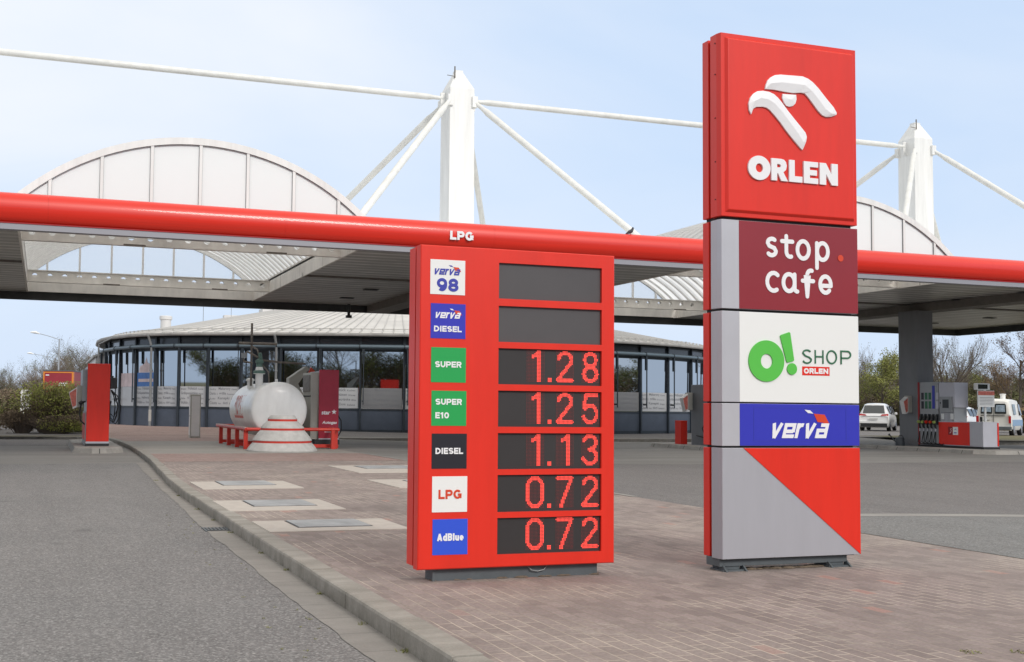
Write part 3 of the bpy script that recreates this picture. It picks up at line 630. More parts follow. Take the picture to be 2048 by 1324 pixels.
# product labels
def glyph(ch, w, h, t):
    a = t / 2; rx = w / 2 - a; q = (h / 2 - a) / 2; M_ = h / 2; Lx, Rx, By, Ty = a, w - a, a, h - a; o = []
    bowl = lambda y0, y1, r: [(Lx, y1), (Rx - r, y1)] + arc(Rx - r, (y0 + y1) / 2, r, (y1 - y0) / 2, 80, -80, 8) + [(Rx - r, y0), (Lx, y0)]
    ell = lambda cy, ry, rx_=None: ([(w / 2 + (rx_ or rx) * math.cos(k * math.pi / 14), cy + ry * math.sin(k * math.pi / 14)) for k in range(28)], True)
    if ch == 'S': o = [(arc(w / 2, M_ + q, rx, q, 25, 270, 12)[:-1] + arc(w / 2, M_ - q, rx, q, 90, -155, 12), 0)]
    elif ch == 'U': o = [([(Lx, h), (Lx, rx + a)] + arc(w / 2, rx + a, rx, rx, 190, 350, 10) + [(Rx, rx + a), (Rx, h)], 0)]
    elif ch == 'P': o = [([(Lx, 0), (Lx, h)], 0), (bowl(h * .44, Ty, h * .2), 0)]
    elif ch == 'R': o = [([(Lx, 0), (Lx, h)], 0), (bowl(h * .48, Ty, h * .18), 0), ([(w * .55, h * .46), (Rx + a * .1, 0)], 0)]
    elif ch == 'E': o = [([(Lx, 0), (Lx, h)], 0), ([(Lx, Ty), (w, Ty)], 0), ([(Lx, M_), (w * .93, M_)], 0), ([(Lx, By), (w, By)], 0)]
    elif ch == 'D': o = [([(Lx, 0), (Lx, h)], 0), (bowl(By, Ty, w * .5), 0)]
    elif ch in 'Il': o = [([(w / 2, 0), (w / 2, h)], 0)]
    elif ch == 'L': o = [([(Lx, 0), (Lx, h)], 0), ([(Lx, By), (w, By)], 0)]
    elif ch == 'G': o = [(arc(w / 2, M_, rx, M_ - a, 40, 330, 18), 0), ([(w * .55, M_ - a * .3), (w, M_ - a * .3)], 0), ([(Rx, M_), (Rx, h * .08)], 0)]
    elif ch == 'A': o = [([(a, 0), (w / 2, h - a * .3)], 0), ([(w / 2, h - a * .3), (w - a, 0)], 0), ([(w * .24, h * .28), (w * .76, h * .28)], 0)]
    elif ch == 'B': o = [([(Lx, 0), (Lx, h)], 0), (bowl(h * .52, Ty, h * .16), 0), (bowl(By, h * .52, h * .2), 0)]
    elif ch == 'N': o = [([(Lx, 0), (Lx, h)], 0), ([(Rx, 0), (Rx, h)], 0), ([(Lx, h - a), (Rx, a)], 0)]
    elif ch in 'O0': o = [ell(M_, M_ - a)]
    elif ch == 'd': o = [ell(h * .36, h * .36 - a), ([(Rx, 0), (Rx, h)], 0)]
    elif ch == 'u': o = [([(Lx, h * .72), (Lx, rx + a)] + arc(w / 2, rx + a, rx, rx, 190, 350, 8) + [(Rx, rx + a)], 0), ([(Rx, 0), (Rx, h * .72)], 0)]
    elif ch == 'e': o = [(arc(w / 2, h * .36, rx, h * .36 - a, 0, 315, 14), 0), ([(Lx, h * .35), (Rx + a, h * .35)], 0)]
    elif ch == '1': o = [([(w * .62, 0), (w * .62, h)], 0), ([(w * .6, h * .86), (w * .05, h * .70)], 0)]
    elif ch == '8': o = [ell(M_ + q, q, rx * .88), ell(M_ - q, q)]
    elif ch == '9': o = [ell(h - a - h * .26, h * .26), ([(Rx, h * .62), (Rx, h * .5)] + arc(w / 2, h * .45, rx, h * .45 - a, 0, -130, 8), 0)]
    elif ch == 'v': o = [([(w * .16, h), (w * .42, 0)], 0), ([(w * .40, 0), (w * .84, h)], 0)]
    elif ch == 'r': o = [([(Lx, 0), (Lx, h)], 0), ([(Lx, h * .6)] + arc(w * .75, h * .42, w * .6, h * .58 - a, 150, 75, 6), 0)]
    elif ch == 'q': o = [([(w * .3, Ty), (Rx, Ty), (Rx, 0)], 0), ([(Rx, h * .52), (Lx, h * .52), (Lx, By), (Rx, By)], 0)]
    elif ch == 'x': o = [([(Rx + a, By), (Lx, By), (Lx, Ty), (Rx, Ty), (Rx, h * .38)], 0), ([(Lx, h * .45), (Rx, h * .45)], 0)]
    return o
GWID = {'I': .30, 'l': .30, '1': .52, 'L': .66, 'E': .70, 'e': .66, 'u': .66, 'd': .70, 'r': .50, 'v': .80, 'q': .80, 'x': .80, 'A': .88, 'G': .86, 'O': .86, 'N': .84, 'D': .82}
def bold(mb, text, m, X, box, d=.002, wt=.235, sp=.09, shear=0, layer=.00025):
    u0, v0, u1, v1 = box; H_ = v1 - v0; ws = [GWID.get(c, .76) for c in text]; tot = sum(ws) + sp * (len(ws) - 1); k = (u1 - u0) / tot; u = u0; j = 0
    Xs = X @ Matrix(((1, shear, 0, -shear * v0), (0, 1, 0, 0), (0, 0, 1, 0), (0, 0, 0, 1))) if shear else X
    for c, w in zip(text, ws):
        for pts_, cl in glyph(c, w * k, H_, wt * H_):
            mb.stroke([(u + x, v0 + y) for x, y in pts_], wt * H_, 0, d + layer * (j % 6), m, Xs, False, bool(cl)); j += 1
        u += (w + sp) * k
LBL = [(2.312, 2.060, 'white_sign'), (1.994, 1.742, 'blue'), (1.677, 1.425, 'green'), (1.365, 1.113, 'green'), (1.057, .806, 'black_sign'), (.751, .496, 'white_sign'), (.446, .193, 'adblue')]
F = face(0, PY, 0)
def flag(mb, X, x, z, s, c1, c2='orange_letter', d=.003):
    mb.plate([(x, z + .036 * s), (x + .045 * s, z + .032 * s), (x + .072 * s, z + .01 * s), (x + .028 * s, z + .014 * s)], 0, d, c1, X)
    mb.plate([(x + .075 * s, z + .010 * s), (x + .163 * s, z + .004 * s), (x + .203 * s, z - .062 * s), (x + .165 * s, z - .058 * s), (x + .150 * s, z - .050 * s), (x + .105 * s, z - .046 * s)], 0, d, c2, X)
def verva(mb, X, u0, v0, u1, v1, m, d=.003): bold(mb, 'vxrvq', m, X, (u0, v0, u1 - (v1 - v0) * .28, v1), d, wt=.245, sp=.07, shear=.28)
LX0, LX1 = 2.634, 2.902
for i, (z1, z0, m_) in enumerate(LBL):
    dx = -.012 + i * .006
    o = B(MB().box(LX0 + dx, LX1 + dx, PY - .003, PY + .001, z0, z1, m_), 'product_label', t)
    mb = MB(); X = face(dx, PY - .0032, 0); cx = (LX0 + LX1) / 2
    if i == 0:
        verva(mb, X, 2.655, 2.203, 2.865, 2.247, 'navy_letter', .002); flag(mb, X, 2.775, 2.258, .47, 'navy_letter', d=.002); bold(mb, '98', 'navy_letter', X, (2.684, 2.083, 2.850, 2.178))
    if i == 1:
        verva(mb, X, 2.66, 1.888, 2.866, 1.931, 'white_letter', .002); flag(mb, X, 2.778, 1.942, .47, 'white_letter', d=.002); bold(mb, 'DIESEL', 'white_letter', X, (2.659, 1.790, 2.872, 1.832))
    if i == 2: bold(mb, 'SUPER', 'white_letter', X, (2.664, 1.533, 2.866, 1.576))
    if i == 3: bold(mb, 'SUPER', 'white_letter', X, (2.664, 1.264, 2.866, 1.307)); bold(mb, 'E10', 'white_letter', X, (2.664, 1.166, 2.768, 1.210))
    if i == 4: bold(mb, 'DIESEL', 'white_letter', X, (2.662, .911, 2.873, .955))
    if i == 5: bold(mb, 'LPG', 'orange_letter', X, (2.682, .590, 2.858, .656))
    if i == 6: bold(mb, 'AdBlue', 'white_letter', X, (2.668, .292, 2.870, .345))
    mb.build('lettering', o)

# ------------------------------------------------------------------ pylon
t = thing('brand_pylon', 'tall brand pylon stacking a red eagle panel over cafe, shop, blue and grey panels', 'pylon sign', (5.64, 7.55, 0))
QX0, QX1, QY = 4.996, 6.288, 7.4
def shell(z0, z1, front, side, name, lab=None, hx=None):
    mb = MB()
    # body with a canted left edge
    pr = [(QX0 + .0, QY), (QX1, QY), (QX1, QY + .16), (QX0 + .05, QY + .16), (QX0 - .012, QY + .13), (QX0 - .012, QY + .045)]
    n_ = len(pr); vs = [(x, y, z) for z in (z0, z1) for x, y in pr]
    mb.add(vs, [tuple(reversed(range(n_))), tuple(range(n_, 2 * n_))] + [(i, (i + 1) % n_, n_ + (i + 1) % n_, n_ + i) for i in range(n_)], side)
    if front: mb.box(hx or QX0 + .158, QX1 + .0, QY - .003, QY + .01, z0 + .0015, z1 - .0015, front)
    o = B(mb, name, t, bevel=.003)
    if lab: o['label'] = lab
    return o
core = MB().box(QX0 + .03, QX1 - .04, QY + .03, QY + .25, .09, 4.2, 'groove'); B(core, 'inner_frame', t)
# red rear shell, split like the front
mb = MB()
for z0, z1 in ((2.775, 4.222), (2.045, 2.745), (1.315, 2.02), (.972, 1.302), (.10, .953)):
    mb.box(QX0 + .006, QX1 - .004, QY + .185, QY + .27, z0, z1, 'red')
B(mb, 'rear_shell', t, bevel=.004)
# top red box
top = shell(2.768, 4.228, None, 'red', 'top_panel', 'red top box of the pylon with a raised face')
mb = MB()
x0, x1, z0, z1 = QX0 + .035, QX1 - .03, 2.80, 4.195
r1 = [(x0, QY - .001, z0), (x1, QY - .001, z0), (x1, QY - .001, z1), (x0, QY - .001, z1)]; r2 = [(x0 + .018, QY - .022, z0 + .018), (x1 - .018, QY - .022, z0 + .018), (x1 - .018, QY - .022, z1 - .018), (x0 + .018, QY - .022, z1 - .018)]
mb.add(r1 + r2, [(4, 5, 6, 7)] + [(i, (i + 1) % 4, 4 + (i + 1) % 4, 4 + i) for i in range(4)], 'red'); mb.build('raised_face', top, bevel=.004).matrix_parent_inverse = Matrix.Identity(4)
FE = face(0, QY - .0222, 0)
beak = [(5.25, 3.587), (5.231, 3.618), (5.226, 3.671), (5.241, 3.717), (5.271, 3.754), (5.308, 3.777), (5.36, 3.786), (5.419, 3.783), (5.464, 3.769), (5.502, 3.743), (5.539, 3.708), (5.599, 3.643), (5.659, 3.584), (5.727, 3.519), (5.762, 3.484), (5.774, 3.452), (5.767, 3.413), (5.748, 3.372), (5.733, 3.343), (5.718, 3.35), (5.642, 3.421), (5.582, 3.48), (5.523, 3.546), (5.463, 3.604), (5.426, 3.637), (5.396, 3.653), (5.359, 3.658), (5.299, 3.651), (5.27, 3.634), (5.258, 3.61)]
brow = [(5.382, 3.804), (5.387, 3.834), (5.405, 3.874), (5.435, 3.903), (5.473, 3.924), (5.526, 3.934), (5.647, 3.939), (5.738, 3.942), (5.792, 3.928), (5.838, 3.903), (5.891, 3.86), (5.968, 3.783), (6.038, 3.718), (6.068, 3.675), (6.064, 3.659), (6.013, 3.638), (5.967, 3.632), (5.928, 3.642), (5.89, 3.671), (5.829, 3.737), (5.79, 3.778), (5.76, 3.804), (5.722, 3.808), (5.646, 3.797), (5.555, 3.8), (5.464, 3.806)]
eye = [(5.547, 3.78), (5.676, 3.785), (5.679, 3.748), (5.668, 3.714), (5.645, 3.693), (5.614, 3.683), (5.584, 3.687), (5.562, 3.71), (5.544, 3.747)]
# the emblem is faceted: a ridge runs along the middle of each feather
def faceted(mb, poly, h0, h1, m, X, ridge):
    """poly outline, ridge polyline: side walls to h0 then slopes up to the ridge at h1"""
    n_ = len(poly); vs = [(u, v, 0) for u, v in poly] + [(u, v, h0) for u, v in poly]; o = 2 * n_
    vs += [(u, v, h1) for u, v in ridge]; fs = [(i, (i + 1) % n_, n_ + (i + 1) % n_, n_ + i) for i in range(n_)]
    def near(p): return min(range(len(ridge)), key=lambda k: (ridge[k][0] - p[0]) ** 2 + (ridge[k][1] - p[1]) ** 2)
    for i in range(n_):
        j = (i + 1) % n_; a, b_ = near(poly[i]), near(poly[j])
        fs.append((n_ + i, n_ + j, o + b_)); 
        if a != b_:
            step = 1 if b_ > a else -1; k = a
            while k != b_: fs.append((n_ + i, o + k + step, o + k)); k += step
    mb.add(vs, fs, m, X)
mb = MB()
faceted(mb, beak[::-1], .014, .028, 'white_letter', FE, [(5.27, 3.69), (5.33, 3.722), (5.40, 3.718), (5.46, 3.69), (5.53, 3.63), (5.60, 3.555), (5.68, 3.47), (5.735, 3.40)])
faceted(mb, brow[::-1], .014, .028, 'white_letter', FE, [(5.43, 3.85), (5.53, 3.868), (5.65, 3.868), (5.75, 3.868), (5.82, 3.825), (5.89, 3.755), (5.95, 3.69), (6.01, 3.66)])
faceted(mb, eye[::-1], .012, .022, 'white_letter', FE, [(5.60, 3.74), (5.625, 3.74)])
o = mb.build('eagle_emblem', top)
# heavy ORLEN letters
mb = MB(); H0, H1, D = 3.075, 3.252, .015
mb.ring(5.322, 3.164, .104, .097, .034, .036, 0, D, 'white_letter', FE)
def lp(pts, x0, x1): mb.plate([(x0 + (x1 - x0) * u, H0 + (H1 - H0) * v) for u, v in pts], 0, D, 'white_letter', FE)
lp([(0, 0), (.36, 0), (.36, 1), (0, 1)], 5.434, 5.584)
lp([(.36, 1), (.62, 1), (.80, .97), (.92, .87), (.97, .70), (.92, .52), (.75, .40), (1.04, 0), (.62, 0), (.42, .33), (.36, .33), (.36, .60), (.52, .60), (.60, .66), (.60, .70), (.52, .76), (.36, .76)], 5.434, 5.584)
lp([(0, 0), (1, 0), (1, .27), (.42, .27), (.42, 1), (0, 1)], 5.602, 5.728)
lp([(0, 0), (1, 0), (1, .25), (.42, .25), (.42, .38), (.92, .38), (.92, .62), (.42, .62), (.42, .76), (1, .76), (1, 1), (0, 1)], 5.742, 5.880)
lp([(0, 0), (.35, 0), (.35, .50), (.66, 0), (1, 0), (1, 1), (.65, 1), (.65, .50), (.34, 1), (0, 1)], 5.896, 6.072)
mb.build('brand_lettering', top)
# stop.cafe
p2 = shell(2.042, 2.742, 'maroon', 'silver_light', 'cafe_panel', 'dark red panel reading stop. cafe')
mb = MB(); X = face(0, QY - .0032, 0); k_ = 0
def st(pts, closed=False, w=.034, m='white_letter', XX=None, rnd=True):
    global k_; k_ += 1; mb.stroke(pts, w, 0, .004 + .0005 * (k_ % 5), m, XX or X, rnd, closed)
def T(pts, ox, oy, s): return [(ox + x * s, oy + y * s) for x, y in pts]
xh = .135
def S_(ox, oy, s=1.0, w=.086, h=.135):
    return T(arc(w * .52, h * .74, w * .46, h * .245, 50, 200, 9)[:-1] + [(w * .22, h * .56), (w * .78, h * .44)] + arc(w * .48, h * .26, w * .46, h * .25, 20, -140, 9)[1:], ox, oy, s)
st(S_(5.412, 2.478))
st([(5.592, 2.640), (5.592, 2.515)] + arc(5.627, 2.512, .034, .036, 180, 290, 7)); st([(5.550, 2.598), (5.650, 2.598)])
st([(5.752 + .055 * math.cos(a * math.pi / 12), 2.538 + .070 * math.sin(a * math.pi / 12)) for a in range(24)], True)
st([(5.885, 2.600), (5.885, 2.400)]); st([(5.940 + .052 * math.cos(a * math.pi / 12), 2.535 + .068 * math.sin(a * math.pi / 12)) for a in range(24)], True)
st([p for p in arc(5.470, 2.268, .060, .071, 50, 300, 14)])
st([(5.615 + .053 * math.cos(a * math.pi / 12), 2.268 + .068 * math.sin(a * math.pi / 12)) for a in range(24)], True); st([(5.668, 2.335), (5.668, 2.23)] + arc(5.69, 2.226, .022, .026, 180, 280, 5))
st([(5.790, 2.165), (5.790, 2.335)] + arc(5.826, 2.335, .036, .040, 180, 75, 7)); st([(5.745, 2.290), (5.848, 2.290)])
st([(5.915, 2.258), (6.018, 2.258)]); st(arc(5.965, 2.268, .052, .066, -4, 315, 18))
mb.ring(6.117, 2.490, .027, .027, .0005, .0005, 0, .004, 'orange_letter', X, 20)
mb.build('lettering', p2)
# shop panel
p3 = shell(1.312, 2.022, 'white_sign', 'silver_light', 'shop_panel', 'white panel with green O! SHOP lettering')
mb = MB(); mb.ring(5.397, 1.638, .165, .163, .055, .058, 0, .010, 'apple_green', X, 48, 5.398, 1.636)
mb.plate([(5.526, 1.838), (5.534, 1.848), (5.610, 1.872), (5.620, 1.866), (5.655, 1.652), (5.650, 1.643), (5.594, 1.630), (5.586, 1.634)], 0, .010, 'apple_green', X)
mb.ring(5.636, 1.580, .046, .046, .0005, .0005, 0, .010, 'apple_green', X, 28)
mb.build('logo', p3)
mb = MB(); w_ = .0125
def st2(pts, closed=False): st(pts, closed, w_, 'dark_green', None, False)
st2(T(arc(.046, .082, .038, .026, 30, 200, 9)[:-1] + [(.03, .062), (.068, .050)] + arc(.046, .032, .040, .028, 30, -160, 9)[1:], 5.736, 1.626, 1))
st2([(5.862, 1.628), (5.862, 1.737)]); st2([(5.936, 1.628), (5.936, 1.737)]); st2([(5.862, 1.684), (5.936, 1.684)])
st2([(6.020 + .046 * math.cos(a * math.pi / 14), 1.683 + .051 * math.sin(a * math.pi / 14)) for a in range(28)], True)
st2([(6.112, 1.628), (6.112, 1.734), (6.160, 1.734)] + arc(6.172, 1.706, .033, .028, 80, -80, 8) + [(6.112, 1.678)])
mb.build('shop_lettering', p3)
mb = MB().box(5.737, 6.0, QY - .0045, QY - .003, 1.532, 1.603, 'red'); bold(mb, 'ORLEN', 'white_letter', face(0, QY - .0047, 0), (5.752, 1.546, 5.985, 1.590), .001, wt=.28); mb.build('brand_tag', p3)
p4 = shell(.970, 1.302, 'blue', 'silver_light', 'fuel_panel', 'blue panel with white italic verva lettering')
mb = MB(); X4 = face(0, QY - .0032, 0)
for a in ((5.279, 6.158, 1.268, 1.271), (5.279, 6.158, 1.003, 1.006), (5.279, 5.282, 1.006, 1.268), (6.155, 6.158, 1.006, 1.268)): mb.box(a[0], a[1], QY - .0045, QY - .003, a[2], a[3], 'navy_letter')
verva(mb, X4, 5.420, 1.032, 5.992, 1.150, 'white_letter', .003); flag(mb, X4, 5.755, 1.215, 1.18, 'white_letter')
mb.build('lettering', p4)
p5 = shell(.098, .955, None, 'silver', 'lower_panel', 'lower grey panel with a red triangle at its upper right')
mb = MB().plate([(5.186, .9535), (QX1 + .0, .9535), (QX1 + .0, .100)], 0, .004, 'red', face(0, QY - .0005, 0)); mb.build('red_triangle', p5)
mb = MB().box(QX0 + .01, QX1 - .09, QY + .05, QY + .22, .035, .0965, 'base_grey').box(QX0 + .0, QX0 + .03, QY + .045, QY + .225, .035, .10, 'base_grey')
B(mb, 'foot_beam', t, bevel=.004)
for cx in (QX0 + .14, QX1 - .17):
    mb = MB().box(cx - .12, cx + .09, QY + .02, QY + .20, .0, .012, 'base_grey').box(cx - .1, cx + .05, QY + .06, QY + .20, .012, .036, 'base_grey')
    for dx in (-.11, .07): mb.add([(cx + dx, QY - .01, .0), (cx + dx + .014, QY - .01, 0), (cx + dx + .014, QY + .08, .07), (cx + dx, QY + .08, .07), (cx + dx, QY + .08, .0), (cx + dx + .014, QY + .08, 0)], [(0, 1, 2, 3), (0, 3, 4), (1, 5, 2), (3, 2, 5, 4), (0, 4, 5, 1)], 'base_grey')
    B(mb, 'bracket', t)
mb = MB()
for z in (2.90, 3.2, 3.55, 3.9, 4.15): mb.box(QX0 - .0175, QX0 - .0115, QY + .056, QY + .064, z, z + .008, 'groove')
mb.build('rivets', top)
for nm in (top, p2, p3, p4, p5):
    for c in nm.children: c.matrix_parent_inverse = Matrix.Identity(4)

# ------------------------------------------------------------------ canopy
t = thing('station_canopy', 'long filling station canopy with red fascia, white vaults and cable-stayed masts', 'canopy', (12.6, 33.5, 0))
CX0, CX1, CY0, CY1, ZS, ZT = -26, 42.2, 25.13, 42.5, 5.25, 5.72
OPN = [(-19.0, -10.85), (-.61, 7.55), (17.6, 26.2)]
# fascia: bulging section swept along X with slight joints
mb = MB()
prof = [(.0, 5.10), (-.045, 5.13), (-.10, 5.20), (-.145, 5.30), (-.165, 5.42), (-.155, 5.53), (-.11, 5.64), (-.04, 5.71), (.06, 5.75), (.22, 5.76), (.22, 5.10)]
xs = [CX0 + 5.2 * i for i in range(14)]; xs = [x for x in xs if x < CX1 - 1] + [CX1]
for a, b_ in zip(xs, xs[1:]):
    vs = [(x, CY0 + y, z) for x in (a + .0012, b_ - .0012) for y, z in prof]; n_ = len(prof)
    mb.add(vs, [(i, n_ + i, n_ + (i + 1) % n_, (i + 1) % n_) for i in range(n_)] + [tuple(range(n_)), tuple(reversed(range(n_, 2 * n_)))], 'fascia_red')
mb.box(CX0, CX1, CY0 + .03, CY0 + .2, 5.12, 5.70, 'darkred_trim')
fas = B(mb, 'fascia', t, smooth=True); fas['label'] = 'rounded red fascia along the canopy front edge'
B(MB().box(CX0, CX1, CY0 - .045, CY0 + .10, 5.073, 5.098, 'darkred_trim').box(CX0, CX1, CY0 - .03, CY0 + .2, 4.945, 5.072, 'trim_grey'), 'fascia_trim', t)
mb = MB(); bold(mb, 'LPG', 'white_letter', face(0, CY0 - .168, 0), (9.22, 5.285, 9.82, 5.50), .02, wt=.27, layer=.002); o = mb.build('lettering', fas)
# side fascia at the right end
mb = MB(); vs = [(CX1 - y, yy, z) for yy in (CY0 + .2, CY1) for y, z in prof]; n_ = len(prof)
mb.add(vs, [(i, (i + 1) % n_, n_ + (i + 1) % n_, n_ + i) for i in range(n_)] + [tuple(range(n_)), tuple(reversed(range(n_, 2 * n_)))], 'fascia_red'); B(mb, 'fascia', t, smooth=True)
B(MB().box(CX0, CX1, CY1, CY1 + .2, 4.97, 5.30, 'edge_dark').box(CX0, CX1, CY1 + .02, CY1 + .18, 5.30, 5.75, 'edge_dark').box(CX1 - .30, CX1 - .225, CY0 + .25, CY1 - .001, 4.97, 5.72, 'edge_dark').box(CX1 - .2, CX1 - .002, CY0 + .2, CY1 - .001, 4.975, 5.09, 'edge_dark'), 'edge_beam', t)
# soffit strips between the openings
strips = []; x = CX0
for a, b_ in OPN: strips.append((x, a)); x = b_
strips.append((x, CX1 - .2))
for a, b_ in strips:
    mb = MB()
    ym = 33.6
    mb.add([(a, CY0 + .2, ZS), (b_, CY0 + .2, ZS), (b_, ym, ZS + .05), (a, ym, ZS + .05)], [(3, 2, 1, 0)], 'soffit')
    mb.add([(a, ym + .12, ZS + .03), (b_, ym + .12, ZS + .03), (b_, CY1, ZS), (a, CY1, ZS)], [(3, 2, 1, 0)], 'soffit')
    mb.box(a, b_, ym - .0, ym + .12, ZS + .0, ZS + .12, 'beam_brown')
    for yy in (28.2, 31.0, 36.4, 39.6):
        xx = a + (b_ - a) * .28
        mb.box(xx, xx + .5, yy, yy + .28, ZS - .02, ZS + .0, 'edge_dark')
        xx = a + (b_ - a) * .72
        mb.box(xx, xx + .5, yy, yy + .28, ZS - .02, ZS + .0, 'edge_dark')
    B(mb, 'soffit', t)
    B(MB().box(a, b_, CY0 + .2, CY1, ZT - .06, ZT, 'white_paint'), 'deck', t)
# beam under each mast, along Y
MAST = [-6.0, 12.6, 31.2]
for mx_ in MAST:
    B(MB().box(mx_ - .42, mx_ + .42, CY0 + .4, CY1 - .02, 4.97, ZS + .02, 'beam_brown'), 'ridge_beam', t)
    mb = MB()
    x0, x1, y0, y1 = mx_ - .9, mx_ - .9 + .72, 32.57, 33.5
    mb.box(x0, x1, y0, y1, -.2, 4.97, 'column_grey')
    B(mb, 'column', t, bevel=.008)
# linings of the openings
for a, b_ in OPN:
    mb = MB().box(a - .06, a, CY0 + .2, CY1 - .001, ZS - .004, 5.78, 'grimy_white').box(b_, b_ + .06, CY0 + .2, CY1 - .001, ZS - .004, 5.78, 'grimy_white').box(a, b_, CY1 - .34, CY1 - .28, ZS - .006, 5.84, 'grimy_white')
    for yy in (28, 31, 34, 37, 40):
        mb.box(b_ - .002, b_, yy, yy + .02, ZS, 5.77, 'beam_brown').box(a, a + .002, yy, yy + .02, ZS, 5.77, 'beam_brown')
    B(mb, 'opening_lining', t)
    # perforated cross beams
    for yy in (29.0, 39.0):
        mb = MB(); nh = 17; z0, z1 = 5.30, 5.64; wx = (b_ - a) / nh
        for i in range(nh):
            cx, cz, r_ = a + wx * (i + .5), 5.49, .085; x0, x1 = a + wx * i, a + wx * (i + 1)
            ring_ = [(cx + r_ * math.cos(2 * math.pi * k / 16), cz + r_ * math.sin(2 * math.pi * k / 16)) for k in range(16)]
            def edge(k):
                c, s_ = math.cos(2 * math.pi * k / 16), math.sin(2 * math.pi * k / 16); tt = min((wx / 2) / abs(c) if abs(c) > 1e-6 else 9, ((z1 - cz) if s_ > 0 else (cz - z0)) / abs(s_) if abs(s_) > 1e-6 else 9)
                return (cx + c * tt, cz + s_ * tt)
            # 16 sectors plus explicit corners
            vs = []; fs = []
            for y_ in (yy, yy + .13):
                vs += [(p[0], y_, p[1]) for p in ring_] + [(edge(k)[0], y_, edge(k)[1]) for k in range(16)]
                vs += [(x1, y_, z1), (x0, y_, z1), (x0, y_, z0), (x1, y_, z0)]
            for base, fl in ((0, False), (36, True)):
                for k in range(16):
                    e0, e1 = edge(k), edge((k + 1) % 16); f_ = [base + k, base + (k + 1) % 16, base + 16 + (k + 1) % 16]
                    on0 = abs(abs(e0[0] - cx) - wx / 2) < 1e-5; on1 = abs(abs(e1[0] - cx) - wx / 2) < 1e-5
                    if on0 != on1:
                        ci = 0 if (e0[0] + e1[0] > 2 * cx and e0[1] + e1[1] > 2 * cz) else 1 if e0[1] + e1[1] > 2 * cz else 2 if e0[0] + e1[0] < 2 * cx else 3
                        f_.append(base + 32 + ci)
                    f_.append(base + 16 + k); fs.append(tuple(f_ if fl else f_[::-1]))
            for k in range(16): fs.append((k, (k + 1) % 16, 36 + (k + 1) % 16, 36 + k))
            mb.add(vs, fs, 'grimy_white')
        mb.box(a + .002, b_ - .002, yy - .07, yy + .10, 5.262, 5.298, 'grimy_white').box(a + .002, b_ - .002, yy - .05, yy + .08, 5.641, 5.67, 'grimy_white')
        for q in (.3, .75): mb.box(a + (b_ - a) * q, a + (b_ - a) * q + .55, yy - .075, yy - .07, 5.255, 5.30, 'rusty_steel')
        B(mb, 'perforated_beam', t)
    # barrel vault
    cx = (a + b_) / 2 - .06; hw, zb, zt = 4.25, 5.72, 7.5; RR = (hw * hw + (zt - zb) ** 2) / (2 * (zt - zb)); zc = zt - RR; am = math.asin(hw / RR)
    vy0, vy1 = 26.4, 42.34
    va = MB(); NA = 36; pts = [(cx + RR * math.sin(-am + 2 * am * i / NA), zc + RR * math.cos(-am + 2 * am * i / NA)) for i in range(NA + 1)]
    # corrugated sheet: corrugations follow the arch
    per = .55; ncor = int((vy1 - vy0) / per); ys = []
    for k in range(ncor):
        y_ = vy0 + per * k
        for f_, h_ in ((0, 0), (.55, 0), (.62, .05), (.92, .05)): ys.append((y_ + f_ * per, h_))
    ys.append((vy1, 0)); vs = []; fs = []
    for (y_, h_) in ys: vs += [(cx + (RR + h_) * math.sin(-am + 2 * am * i / NA), y_, zc + (RR + h_) * math.cos(-am + 2 * am * i / NA)) for i in range(NA + 1)]
    for j in range(len(ys) - 1):
        for i in range(NA): q = j * (NA + 1) + i; fs.append((q, q + 1, q + NA + 2, q + NA + 1))
    va.add(vs, fs, 'vault_sheet')
    vo = B(va, 'vault', t, smooth=False); vo['label'] = 'white translucent barrel vault over the opening'
    # curved ribs below the sheet
    rb = MB()
    for k in range(0, ncor + 1):
        y_ = vy0 + per * k - .02; vs = []; fs = []
        for (rr, yy) in ((RR - .01, y_), (RR - .07, y_), (RR - .07, y_ + .07), (RR - .01, y_ + .07)): vs += [(cx + rr * math.sin(-am + 2 * am * i / NA), yy, zc + rr * math.cos(-am + 2 * am * i / NA)) for i in range(NA + 1)]
        for s_ in range(4):
            for i in range(NA): q = s_ * (NA + 1) + i; q2 = ((s_ + 1) % 4) * (NA + 1) + i; fs.append((q, q + 1, q2 + 1, q2))
        rb.add(vs, fs, 'white_paint')
    rb.build('ribs', vo)
    for yy, sheetm, out_ in ((vy0, 'tympanum_sheet', -1), (vy1, 'clear_sheet', 1)):
        ty = MB(); n_ = len(pts)
        base = zb - (.25 if out_ < 0 else -.1)
        for i in range(NA): ty.add([(pts[i][0], yy, base), (pts[i + 1][0], yy, base), (pts[i + 1][0], yy, pts[i + 1][1] - .02), (pts[i][0], yy, pts[i][1] - .02)], [(0, 1, 2, 3)], sheetm)
        ty.build('end_glazing', vo)
        fr = MB(); vs = []; fs = []
        for (rr, y_) in ((RR + .06, yy - .06), (RR - .10, yy - .06), (RR - .10, yy + .06), (RR + .06, yy + .06)): vs += [(cx + rr * math.sin(-am + 2 * am * i / NA), y_, zc + rr * math.cos(-am + 2 * am * i / NA)) for i in range(NA + 1)]
        for s_ in range(4):
            for i in range(NA): q = s_ * (NA + 1) + i; q2 = ((s_ + 1) % 4) * (NA + 1) + i; fs.append((q, q + 1, q2 + 1, q2))
        fr.add(vs, fs, 'white_paint')
        fr2 = MB()
        # fine dark gasket just inside the arch and beside the mullions
        vs = []; fs = []
        for (rr, y_) in ((RR - .101, yy - .035), (RR - .118, yy - .035), (RR - .110, yy - .004), (RR - .101, yy - .004)): vs += [(cx + rr * math.sin(-am + 2 * am * i / NA), y_, zc + rr * math.cos(-am + 2 * am * i / NA)) for i in range(NA + 1)]
